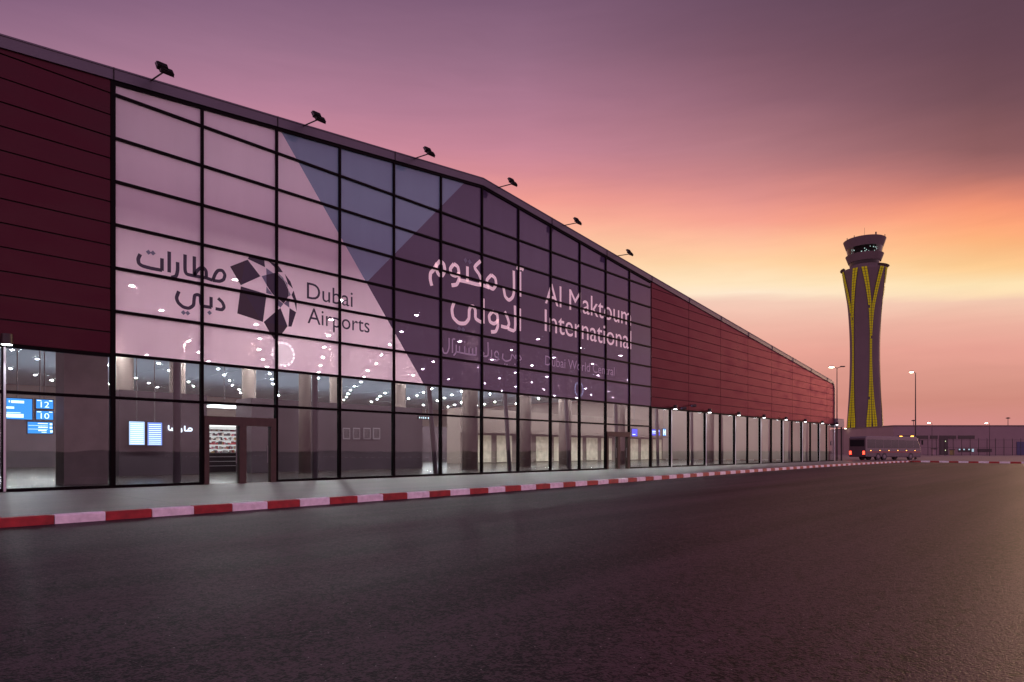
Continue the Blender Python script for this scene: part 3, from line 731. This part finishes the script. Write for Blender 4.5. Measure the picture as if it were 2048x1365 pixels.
# shop seen through the open door: a lit shelf of goods with a ceiling panel over it
x = -16.0
y0, y1, z0, z1 = blk(424, 500, 862, 900, x)
o = empty('display_shelf', (x, (y0+y1)/2, .013)); tag(o, 'brightly lit white shop shelf packed with goods, seen through the near sliding doors', 'shelf'); w = (y1-y0)/2
m_ = MB(); m_.box(-.5, -.42, -w-1, w+1, 0, 3.2); m_.build('back_panel', mat('shop_white', (.8, .78, .76), .6, emit=(1, .97, .95), estr=.55), o)
m_ = MB()
for k in range(9): m_.box(-.42, .05, -w-1, w+1, .25+.28*k, .272+.28*k)
m_.box(-.42, .12, -w-1, w+1, 2.62, 2.8)
m_.build('shelf', mat('shelf_white', (.7, .68, .66), .4), o)
gm = [mat('goods_%s' % c, v, .5) for c, v in (('red', (.5, .05, .06)), ('gold', (.6, .38, .12)), ('cream', (.75, .62, .55)), ('dark', (.05, .04, .05)), ('pink', (.65, .3, .36)), ('white', (.75, .72, .72)))]
m_ = MB()
for k in range(9):
    u = -w-.95
    while u < w+.9:
        q = random.uniform(.04, .12); m_.box(-.3, -.02-random.uniform(0, .1), u, u+q, .273+.28*k, .273+.28*k+random.uniform(.08, .22), random.randrange(6)); u += q+random.uniform(.005, .05)
q = m_.build('goods', gm, o); q['kind'] = 'stuff'
cn = empty('shop_counter', (x+1.6, (y0+y1)/2, .013)); tag(cn, 'dark shop counter with pale rails in front of the lit shelf of goods', 'counter')
m_ = MB(); m_.box(-.35, .25, -w-1.6, w+1.6, 0, 1.12); m_.build('body', mat('counter_dark', (.035, .028, .03), .25), cn, bevel=.02)
m_ = MB(); m_.box(-.40, .30, -w-1.65, w+1.65, 1.122, 1.17); m_.build('top', STEEL, cn)
m_ = MB()
for z_ in (.35, .62, .9): m_.box(.255, .29, -w-1.5, w+1.5, z_, z_+.03)
m_.build('rail', mat('rail_pale', (.6, .58, .58), .3), cn)
o = empty('light_panel', (x+1.2, (y0+y1)/2, 4.0)); tag(o, 'white glowing ceiling panel over the shop shelf', 'ceiling light')
m_ = MB(); m_.box(-1.3, 1.3, -w-1, w+1, .03, .12); m_.build('housing', CEIL, o)
m_ = MB(); m_.box(-1.2, 1.2, -w-.9, w+.9, 0, .028); m_.build('diffuser', emat('panel_white', (1, .97, .94), 5), o)
m_ = MB()
for sx in (-1, 1): m_.tube((0, sx*w*.8, .12), (0, sx*w*.8, HC-4.02), .02)
m_.build('hanger', STEEL, o)
# downlights in the hall ceiling
me_dl = None
cnt = 0
for i, xx in enumerate([-5.6-5.0*k for k in range(13)]):
    for j in range(18):
        yy = -14+5.6*j+(2.8 if i % 2 else 0)+random.uniform(-.25, .25)
        if yy > YR-2: continue
        # leave out those that no line of sight through the glazing can reach
        d = Vector((xx, yy, HC))-CAM; dep = d.dot(FV); sx = 1024+d.dot(RV)/dep*FPX
        t = -CAM.x/(xx-CAM.x); yf = CAM.y+(yy-CAM.y)*t
        if dep < 5 or sx < -60 or sx > 1700: continue
        if me_dl is None:
            b = MB(); b.tube((0, 0, -.02), (0, 0, .0), .15, .16, 20, 1); b.tube((0, 0, -.03), (0, 0, -.021), .11, .11, 20, 0)
            dl = b.build('downlight', [LAMP, STEEL]); me_dl = dl.data
        else:
            dl = bpy.data.objects.new('downlight', me_dl); COL.objects.link(dl)
        dl.location = (xx, yy, HC-.035); tag(dl, 'small round white downlight in the hall ceiling', 'ceiling light', 'downlights across the hall ceiling'); cnt += 1

# ------------------------------------------------------------------ facade lamps, cameras, floodlights
def wall_lamp():
    o = empty('wall_lamp', (0, 0, 0))
    b = MB(); b.box(.06, .34, -.07, .07, -.05, .03); b.build('bracket', BLACK, o)
    b = MB(); b.tube((.42, 0, -.16), (.42, 0, .16), .16, .15, 20); b.build('housing', BLACK, o, smooth=False)
    b = MB(); b.tube((.42, 0, -.175), (.42, 0, -.161), .135, .135, 20); b.build('lens', COOL, o)
    b = MB(); b.tube((.10, 0, -4.70), (.10, 0, -.2), .035, n=8); b.build('conduit', mat('pale_conduit', (.6, .6, .62), .4) if 'pale_conduit' not in bpy.data.materials else bpy.data.materials['pale_conduit'], o)
    ld = bpy.data.lights.new('lamp_light', 'SPOT'); ld.energy = 160; ld.spot_size = R(95); ld.spot_blend = .6; ld.shadow_soft_size = .1; ld.color = (.85, .9, 1)
    l = bpy.data.objects.new('lamp_light', ld); COL.objects.link(l); l.parent = o; l.location = (.42, 0, -.2); l.rotation_euler = (0, R(-12), 0)
    return o
proto = None
for k, n in enumerate([-1]+list(range(13, 28, 2))):
    o = proto = wall_lamp() if proto is None else copy_tree(proto)
    if n == 27: n = 26.9
    o.location = (0, yn(n), 4.72)
    tag(o, 'black drum wall lamp lit over the %s' % ('glazing at the left edge, by the blue screens' if n == -1 else 'glazing under the crimson wing'), 'wall lamp', 'drum lamps under the cladding')
def cctv(px, py, label):
    y, z = onx(px, py, .25); o = empty('security_camera', (.02, y, z)); tag(o, label, 'camera')
    b = MB(); b.tube((0, 0, .1), (.4, 0, .1), .03); b.build('arm', BLACK, o)
    b = MB(); b.tube((.38, -.28, .0), (.46, .22, .06), .10, .12, 14); b.build('body', BLACK, o)
    b = MB(); b.tube((.36, -.36, -.01), (.382, -.281, .0), .05, .085, 14); b.build('lens', INKB, o)
cctv(1363, 818, 'small black security camera between the first two lamps of the crimson wing, nearer one')
cctv(1383, 813, 'small black security camera between the first two lamps of the crimson wing, farther one')
def flood():
    o = empty('roof_floodlight', (0, 0, 0))
    b = MB(); b.tube((-.15, 0, -.05), (1.0, .10, -.10), .028, n=10); b.build('arm', BLACK, o)
    b = MB(); b.box(-.2, .02, -.09, .09, -.05, 0); b.build('base', BLACK, o)
    b = MB(); b.tube((1.0, -.12, -.05), (1.0, .30, -.05), .03, n=10); b.box(.97, 1.03, .07, .13, -.13, -.03); b.build('yoke', BLACK, o)
    for (dx, dz, w, y_, rot) in ((.0, .13, .25, .05, 58), (.07, -.02, .30, .17, 52)):
        m4 = Matrix.Translation((1.02+dx, y_, -.05+dz)) @ Matrix.Rotation(R(rot), 4, 'Y') @ Matrix.Scale(.74, 4)
        b = MB(); b.box(-.17, .17, -w, w, -.06, .05, mat=m4); b.box(-.19, .19, -w-.02, w+.02, -.085, -.061, mat=m4)
        for q in range(6): b.box(-.13+.047*q, -.112+.047*q, -w*.85, w*.85, .051, .10, mat=m4)
        b.build('head', BLACK, o)
        b = MB(); b.box(-.15, .15, -w+.03, w-.03, -.091, -.086, mat=m4); b.build('lens', INKB, o)
    return o
proto = None
nm = ['first', 'second', 'third', 'fourth', 'fifth', 'sixth']
for k in range(6):
    o = proto = flood() if proto is None else copy_tree(proto)
    y = yn(.39+2*k); o.location = (.05, y, roofz(y)+.03)
    tag(o, 'black twin floodlight on a thin arm over the roof edge, %s from the left' % nm[k], 'floodlight', 'floodlights along the roof edge')
# canopy box at the far corner
o = empty('entrance_canopy', (0, YR+1.6, 0)); tag(o, 'small grey boxed canopy on two dark posts at the far corner of the terminal', 'canopy')
b = MB(); b.box(-2.2, .4, -1.45, 1.2, 4.3, 5.4); b.build('roof_box', mat('canopy_grey', (.26, .21, .23), .5, var=.08), o, bevel=.03)
for py in (-1.0, .9):
    b = MB(); b.tube((.15, py, -.003), (.15, py, 4.3), .10); b.build('post', BLACK, o)

# ------------------------------------------------------------------ control tower
TX, TY = atd(1729, 273)
tw = empty('control_tower', (TX, TY, 0)); tag(tw, 'waisted concrete airport control tower with glowing yellow lattice strips', 'tower')
CONC = mat('tower_concrete', (.105, .080, .085), .7, var=.10, vscale=.15); TDARK = mat('tower_dark', (.015, .012, .014), .35)
PROF = [(0, 7.3), (8.3, 6.85), (17.6, 6.35), (25.4, 5.9), (37, 5.55), (48.6, 5.6), (60.2, 6.2), (67.9, 7.05), (75.6, 8.1), (78, 8.45)]
def rz(z):
    for i in range(len(PROF)-1):
        (a, ra), (b, rb) = PROF[i], PROF[i+1]
        if z <= b:
            t = (z-a)/(b-a); p0 = PROF[max(i-1, 0)]; p3 = PROF[min(i+2, len(PROF)-1)]
            m0 = (rb-p0[1])/(b-p0[0])*(b-a) if i else rb-ra; m1 = (p3[1]-ra)/(p3[0]-a)*(b-a)
            return ra*(2*t**3-3*t**2+1)+m0*(t**3-2*t**2+t)+rb*(-2*t**3+3*t**2)+m1*(t**3-t**2)
    return PROF[-1][1]
vd = math.atan2(CAM.y-TY, CAM.x-TX)              # direction of the viewer round the tower
def ang(deg): return vd+R(deg)                    # positive = to the right in the photo is +, seen from outside
STR = [(1.5, -21, -4), (8, -20, -3), (14, -19, -.4), (20, -13, -.3), (30, -7, -.3), (40, -4.6, -.3), (50, -4.8, -.3), (58, -9, -.3), (62, -13, -.4), (70, -23, -9), (77.2, -33, -17)]
def st(z):
    for (a, p, q), (b, r, s) in zip(STR, STR[1:]):
        if z <= b:
            t = (z-a)/(b-a); return p+(r-p)*t, q+(s-q)*t
    return STR[-1][1:]
b = MB(); b.lathe([(rz(z*1.5), z*1.5) for z in range(0, 52)]+[(8.4, 77.4), (5.6, 77.4)], 72); b.build('shaft', CONC, tw, smooth=True)
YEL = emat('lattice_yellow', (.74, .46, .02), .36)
for ax in (24, 96, 168, 240, 312):
    zs = [1.5+1.05*k for k in range(73)]
    for sg in (1, -1):
        d = MB(); e = MB()
        for z0, z1 in zip(zs, zs[1:]):
            a0, a1 = st(z0); c0, c1 = st(z1)
            def P(z, a, o): r_ = rz(z)+o; t = ang(ax+sg*a); return (r_*math.cos(t), r_*math.sin(t), z)
            fl = (lambda q: q) if sg > 0 else (lambda q: q[::-1])
            d.face(fl([P(z0, a0, .16), P(z0, a1, .16), P(z1, c1, .16), P(z1, c0, .16)]))
            n = 2 if (a1-a0) > 7 else 1
            for k in range(n):
                u0 = .08+.84*k/n+(.05 if k else 0); u1 = .08+.84*(k+1)/n-(.05 if k+1 < n else 0)
                if random.random() < .01: continue
                L_ = lambda p, q, u: p+(q-p)*u
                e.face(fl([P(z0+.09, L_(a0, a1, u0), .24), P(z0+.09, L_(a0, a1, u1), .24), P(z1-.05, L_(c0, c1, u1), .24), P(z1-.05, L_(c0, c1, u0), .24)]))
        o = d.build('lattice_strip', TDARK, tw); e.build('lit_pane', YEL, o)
# flared crown lips at the top of the shaft
b = MB()
for ax in (60, 132, 204, 276):
    for k in range(-11, 11):
        t0, t1 = ang(ax+(k+1)*2.4), ang(ax+k*2.4)
        r0, r1 = 8.3, 9.2
        b.face([(r0*math.cos(t0), r0*math.sin(t0), 77.3), (r1*math.cos(t0), r1*math.sin(t0), 77.9), (r1*math.cos(t1), r1*math.sin(t1), 77.9), (r0*math.cos(t1), r0*math.sin(t1), 77.3)])
        b.face([(r0*math.cos(t0), r0*math.sin(t0), 77.7), (r0*math.cos(t1), r0*math.sin(t1), 77.7), (r1*math.cos(t1), r1*math.sin(t1), 78.1), (r1*math.cos(t0), r1*math.sin(t0), 78.1)])
b.build('crown_lip', CONC, tw)
b = MB(); b.lathe([(5.5, 77), (5.5, 79.6)], 48); b.build('neck', CONC, tw, smooth=False)
b = MB(); b.lathe([(5.6, 79.3), (5.9, 80.9)], 48); b.build('lower_window', TDARK, tw)
b = MB(); b.lathe([(6.15, 80.6), (7.2, 83.6), (6.6, 83.8)], 48); b.build('lower_ring', CONC, tw)
b = MB(); b.lathe([(6.3, 83.6), (6.9, 86.6)], 48); cab = b.build('cab_window', glass('cab_glass', (.25, .3, .3), rough=.02), tw)
b = MB(); b.lathe([(5.0, 83.6), (5.0, 86.6)], 32); b.build('cab_core', TDARK, cab)
b = MB()
for k in range(26):
    t = ang(random.uniform(-88, 88)); z = random.uniform(84.1, 86.3); c = Vector((5.05*math.cos(t), 5.05*math.sin(t), z)); u = Vector((-math.sin(t), math.cos(t), 0)); s = random.uniform(.10, .2)
    b.face([c-u*s-Vector((0, 0, s)), c+u*s-Vector((0, 0, s)), c+u*s+Vector((0, 0, s)), c-u*s+Vector((0, 0, s))])
b.build('cab_lights', emat('cab_light', (.85, 1, .95), 3), cab)
b = MB(); b.lathe([(6.95, 86.5), (8.05, 89.9), (7.6, 90.2), (3, 90.6)], 48); b.build('upper_ring', CONC, tw)
b = MB(); b.tube((0, 0, 90.5), (0, 0, 95.5), .07, .04); b.build('mast', BLACK, tw)
for dg, r_, h in ((-62, 7.3, .9), (-30, 7.5, .7), (35, 7.2, 1.1), (78, 7.6, .9)):
    t = ang(-dg) if False else vd-R(-dg); b = MB(); b.tube((r_*math.cos(t), r_*math.sin(t), 90.1), (r_*math.cos(t), r_*math.sin(t), 90.2+h), .28 if h > 1 else .14); b.build('antenna', BLACK, tw)

# ------------------------------------------------------------------ lamp posts and masts
HEADL = emat('street_lamp_glow', (1, .80, .55), 22)
def lamp_post(px, depth, pyt, label, heads, cat='street lamp', group='tall lamp posts', r=.11, arm=.55, base=-.004):
    x, y = atd(px, depth); h = CAM.z+(HOR-pyt)/FPX*depth
    o = empty('lamp_post', (x, y, base), TH); tag(o, label, cat, group); h -= base
    b = MB(); b.tube((0, 0, 0), (0, 0, h), r, r*.5, 12); b.tube((0, 0, 0), (0, 0, .35), r*1.6, r*1.5, 12); b.build('pole', BLACK, o)
    for s, lit in heads:
        b = MB(); b.tube((0, 0, h-.05), (s*arm, 0, h+.12), r*.4, r*.35, 8); b.build('arm', BLACK, o)
        b = MB(); m4 = Matrix.Translation((s*arm*1.5, 0, h+.16)); b.box(-arm*.6, arm*.6, -.18, .18, -.05, .10, mat=m4); hd = b.build('lamp_head', BLACK, o, bevel=.03)
        if lit: b = MB(); b.box(-arm*.5, arm*.5, -.2, .15, -.14, -.055, mat=m4); b.build('lens', HEADL, hd)
    return o
lamp_post(1674, 97, 736, 'tall lamp post with one lit and one dark head behind the terminal corner', [(-1, True), (1, False)])
lamp_post(1831, 96, 746, 'tall dark lamp post standing alone right of the control tower', [(-1, True)], arm=.4)
lamp_post(1864, 168, 847, 'short lamp post with lit head before the warehouse door', [(-1, True)], group='small lamp posts before the warehouse', r=.09)
lamp_post(1979, 168, 847.5, 'short lamp post with lit head at the right end of the warehouse front', [(-1, True)], group='small lamp posts before the warehouse', r=.09)
lamp_post(1686, 235, 858, 'far small lit lamp between the terminal corner and the tower', [(1, True)], group='far small lamps', r=.08)
lamp_post(1779, 235, 859, 'far small lit lamp just right of the tower foot', [(1, True)], group='far small lamps', r=.08)
for px, py, lb in ((1827, 841, 'far high mast with a flat ring of lights left behind the lone lamp post'), (2016, 836, 'far high mast with a flat ring of lights at the right')):
    x, y = atd(px, 520); h = CAM.z+(HOR-py)/FPX*520
    o = empty('high_mast', (x, y, -.16)); tag(o, lb, 'light mast', 'far high masts')
    b = MB(); b.tube((0, 0, 0), (0, 0, h), .35, .2); b.build('pole', BLACK, o)
    b = MB(); b.lathe([(.4, h-.6), (1.5, h-.4), (1.5, h+.1), (.3, h+.5)], 16); b.build('light_ring', BLACK, o)

# ------------------------------------------------------------------ warehouse, fence
def frontal(depth, px0, px1, py0, py1):         # camera-facing frame at a depth: local X to the right, returns x0,x1,z0,z1
    return (px0-1024)/FPX*depth, (px1-1024)/FPX*depth, CAM.z+(HOR-py1)/FPX*depth, CAM.z+(HOR-py0)/FPX*depth
def frame_at(depth): p = CAM+FV*depth; return (p.x, p.y)
WD = 207
fx, fy = frame_at(WD)
x0, x1, _, z1 = frontal(WD, 1787, 2200, 853, 911)
wh = empty('warehouse', (fx+RV.x*x0, fy+RV.y*x0, -.004), TH); tag(wh, 'long low flat-roofed mauve warehouse behind the fence at the right', 'warehouse')
WWALL = mat('warehouse_wall', (.22, .165, .17), .7, var=.06, vscale=.3); WDARK = mat('warehouse_dark', (.03, .022, .024), .4)
b = MB(); b.box(0, x1-x0, 0, 40, 0, z1)
b.build('wall', WWALL, wh)
b = MB(); b.box(-.15, x1-x0+.15, -.15, 40.15, z1+.002, z1+.35); b.build('parapet', mat('parapet', (.10, .08, .085), .6), wh)
def wbox(px0, px1, py0, py1, name, m, d=.12):
    a, c, e, f = frontal(WD, px0, px1, py0, py1); b = MB(); b.box(a-x0, c-x0, -d, -.002, max(e, 0), f); return b.build(name, m, wh)
for p in ((1795, 1819), (1823, 1856), (1860, 1875), (1897, 1912), (1916, 1949)): wbox(*p, 871.5, 878, 'window', mat('window_dark', (.02, .016, .018), .2))
wbox(1878.5, 1895.5, 871.5, 909.5, 'door', WDARK)
q = wbox(1916, 1947, 897.5, 904.5, 'window', WDARK, .14); q['label'] = 'low dark window with bluish light inside'
for a, c in ((1917, 1920), (1926, 1929), (1936, 1940), (1943, 1947)): wbox(a, c, 898.2, 900.5 if c < 1945 else 904, 'lit_pane', emat('cold_glow', (.55, .75, .9), .8), .16)
wbox(1955, 1983, 898, 904.5, 'window', WDARK, .14)
wbox(2033, 2080, 884, 911, 'blue_panel', mat('blue_panel', (.05, .055, .13), .6), .2)
wbox(1882, 1886, 880, 910, 'door_panel', mat('door_panel', (.05, .04, .04), .4), .14)
for py in (882, 900): wbox(1889, 1891, py, py+2, 'door_lamp', emat('door_lamp', (.9, 1, .6), 1.2), .15)
fx2, fy2 = frame_at(300)
x0b, x1b, _, z1b = frontal(300, 1560, 1900, 861, 908)
o = empty('hangar', (fx2+RV.x*x0b, fy2+RV.y*x0b, -.16), TH); tag(o, 'lower far flat building seen behind the tower foot', 'building')
b = MB(); b.box(0, x1b-x0b, 0, 30, 0, z1b); b.build('wall', mat('hangar_wall', (.17, .125, .135), .7), o)
b = MB(); b.box(-.1, x1b-x0b+.1, -.1, 30.1, z1b+.002, z1b+.3); b.build('roof_edge', WDARK, o)
# kiosk and yellow notice before the warehouse
def standing(name, px0, px1, py0, py1, depth, m, label, cat, dp=.6, cap=True):
    a, c, e, f = frontal(depth, px0, px1, py0, py1); p = frame_at(depth)
    o = empty(name, (p[0]+RV.x*(a+c)/2, p[1]+RV.y*(a+c)/2, -.004), TH); tag(o, label, cat); w = (c-a)/2
    b = MB(); b.box(-w, w, -dp/2, dp/2, 0, f*.86); b.build('body', m, o, bevel=.03)
    if cap: b = MB(); b.box(-w*1.3, w*1.3, -dp*.7, dp*.7, f*.862, f); b.build('roof', WDARK, o)
    return o
standing('guard_kiosk', 1865, 1871, 897, 911, 190, mat('kiosk_wall', (.3, .22, .24), .6), 'small guard kiosk with a dark roof left of the warehouse door', 'kiosk', 1.0)
standing('notice_board', 1900, 1908, 899, 912, 185, mat('notice_yellow', (.22, .2, .06), .6), 'small dull yellow notice board before the warehouse', 'notice board', .3)
FD = 178
a, c, e, f = frontal(FD, 1822, 2160, 879.5, 912); p = frame_at(FD)
fe = empty('security_fence', (p[0]+RV.x*a, p[1]+RV.y*a, -.004), TH); tag(fe, 'dark wire security fence with tall posts before the warehouse', 'fence')
n = 20; pitch_ = (c-a)/n
for k in range(n+1):
    b = MB(); b.tube((k*pitch_, 0, 0), (k*pitch_, 0, f), .075, n=8); b.tube((k*pitch_, 0, f), (k*pitch_-.25, -.3, f+.35), .05, n=6); b.build('post', BLACK, fe)
b = MB()
for z in (.15, f*.5, f-.1): b.tube((0, .05, z), (c-a, .05, z), .03, n=6)
b.build('rail', BLACK, fe)
b = MB()
for k in range(int((c-a)/.55)): b.tube((k*.55, .02, .1), (k*.55, .02, f-.1), .008, n=4)
b.build('mesh_wire', BLACK, fe)

# ------------------------------------------------------------------ coach pulling away at the end of the lane
bus = empty('coach', (2.5, 103.0, -.003), 0); tag(bus, 'dusky mauve coach with red tail lights driving off past the far corner of the terminal', 'coach')
bus.rotation_euler = (0, 0, R(-22))
BL, BW, BH = 6.0, 1.27, 3.3
BODY = mat('coach_mauve', (.115, .090, .098), .25, coat=.4); BGL = mat('coach_glass', (.02, .025, .028), .08)
prof = [(-BL, .45), (BL-.1, .35), (BL+.05, .9), (BL-.05, 1.5), (BL-.75, 3.0), (BL-1.2, BH), (-BL+.15, BH), (-BL, 3.0)]
b = MB(); b.prism(prof, -BW, BW); b.build('body', BODY, bus, bevel=.09)
b = MB()
for s in (-1, 1):
    w_ = [(-BL+.4, 1.65), (BL-.35, 1.65), (BL-.85, 2.75), (-BL+.4, 2.85)]
    if s > 0: b.prism(w_, BW+.001, BW+.015)
    else: b.prism(w_, -BW-.015, -BW-.001)
sw = b.build('side_window', BGL, bus)
b = MB()
for k in range(1, 7):
    y_ = -BL+.4+k*1.62
    for s in (-1, 1): b.box(min(s*(BW+.016), s*(BW+.022)), max(s*(BW+.016), s*(BW+.022)), y_-.04, y_+.04, 1.66, 2.74)
b.build('window_post', BODY, sw)
b = MB(); b.box(-BW+.2, BW-.2, -BL-.015, -BL-.001, 1.9, 2.8); b.build('rear_window', BGL, bus)
b = MB(); b.face([(-BW+.1, BL+.0, 1.55), (BW-.1, BL+.0, 1.55), (BW-.1, BL-.66, 2.98), (-BW+.1, BL-.66, 2.98)]); b.build('windscreen', BGL, bus)
TAIL = emat('tail_red', (1, .04, .02), 7); AMB = emat('marker_amber', (1, .38, .05), 9); WHT = emat('head_white', (1, .95, .85), 8)
for s in (-1, 1):
    b = MB(); b.box(min(s*.85, s*1.15), max(s*.85, s*1.15), -BL-.03, -BL-.005, .8, 1.25); b.build('tail_light', TAIL, bus)
    b = MB(); b.box(min(s*.8, s*1.1), max(s*.8, s*1.1), BL-.02, BL+.07, .75, .98); b.build('headlight', WHT, bus)
    b = MB(); b.tube((s*1.1, BL-.6, 2.75), (s*1.45, BL-.1, 2.75), .03); b.box(min(s*1.38, s*1.58), max(s*1.38, s*1.58), BL-.16, BL-.04, 2.15, 2.8); b.build('mirror', BLACK, bus)
    b = MB(); b.box(min(s*.7, s*.95), max(s*.7, s*.95), BL-1.5, BL-1.25, BH, BH+.12); b.build('marker_light', AMB, bus)
    for yy in (-BL+2.6, -BL+3.9, BL-2.4):
        b = MB(); b.tube((s*(BW-.3), yy, .5), (s*(BW+.012), yy, .5), .50, n=24); wl = b.build('wheel', BLACK, bus)
        b = MB(); b.tube((s*(BW+.013), yy, .5), (s*(BW+.03), yy, .5), .27, .24, 18); b.build('rim', STEEL, wl)
b = MB()
for k in range(6): b.box(BW+.001, BW+.02, -BL+1+k*1.9, -BL+1.12+k*1.9, 1.3, 1.36)
b.build('side_marker', AMB, bus)
b = MB(); b.box(-BW-.012, BW+.012, -BL+.3, BL-.3, 1.05, 1.2); b.build('stripe', mat('coach_stripe', (.3, .05, .05), .3), bus)
print('downlights', cnt, 'objects', len(bpy.data.objects))
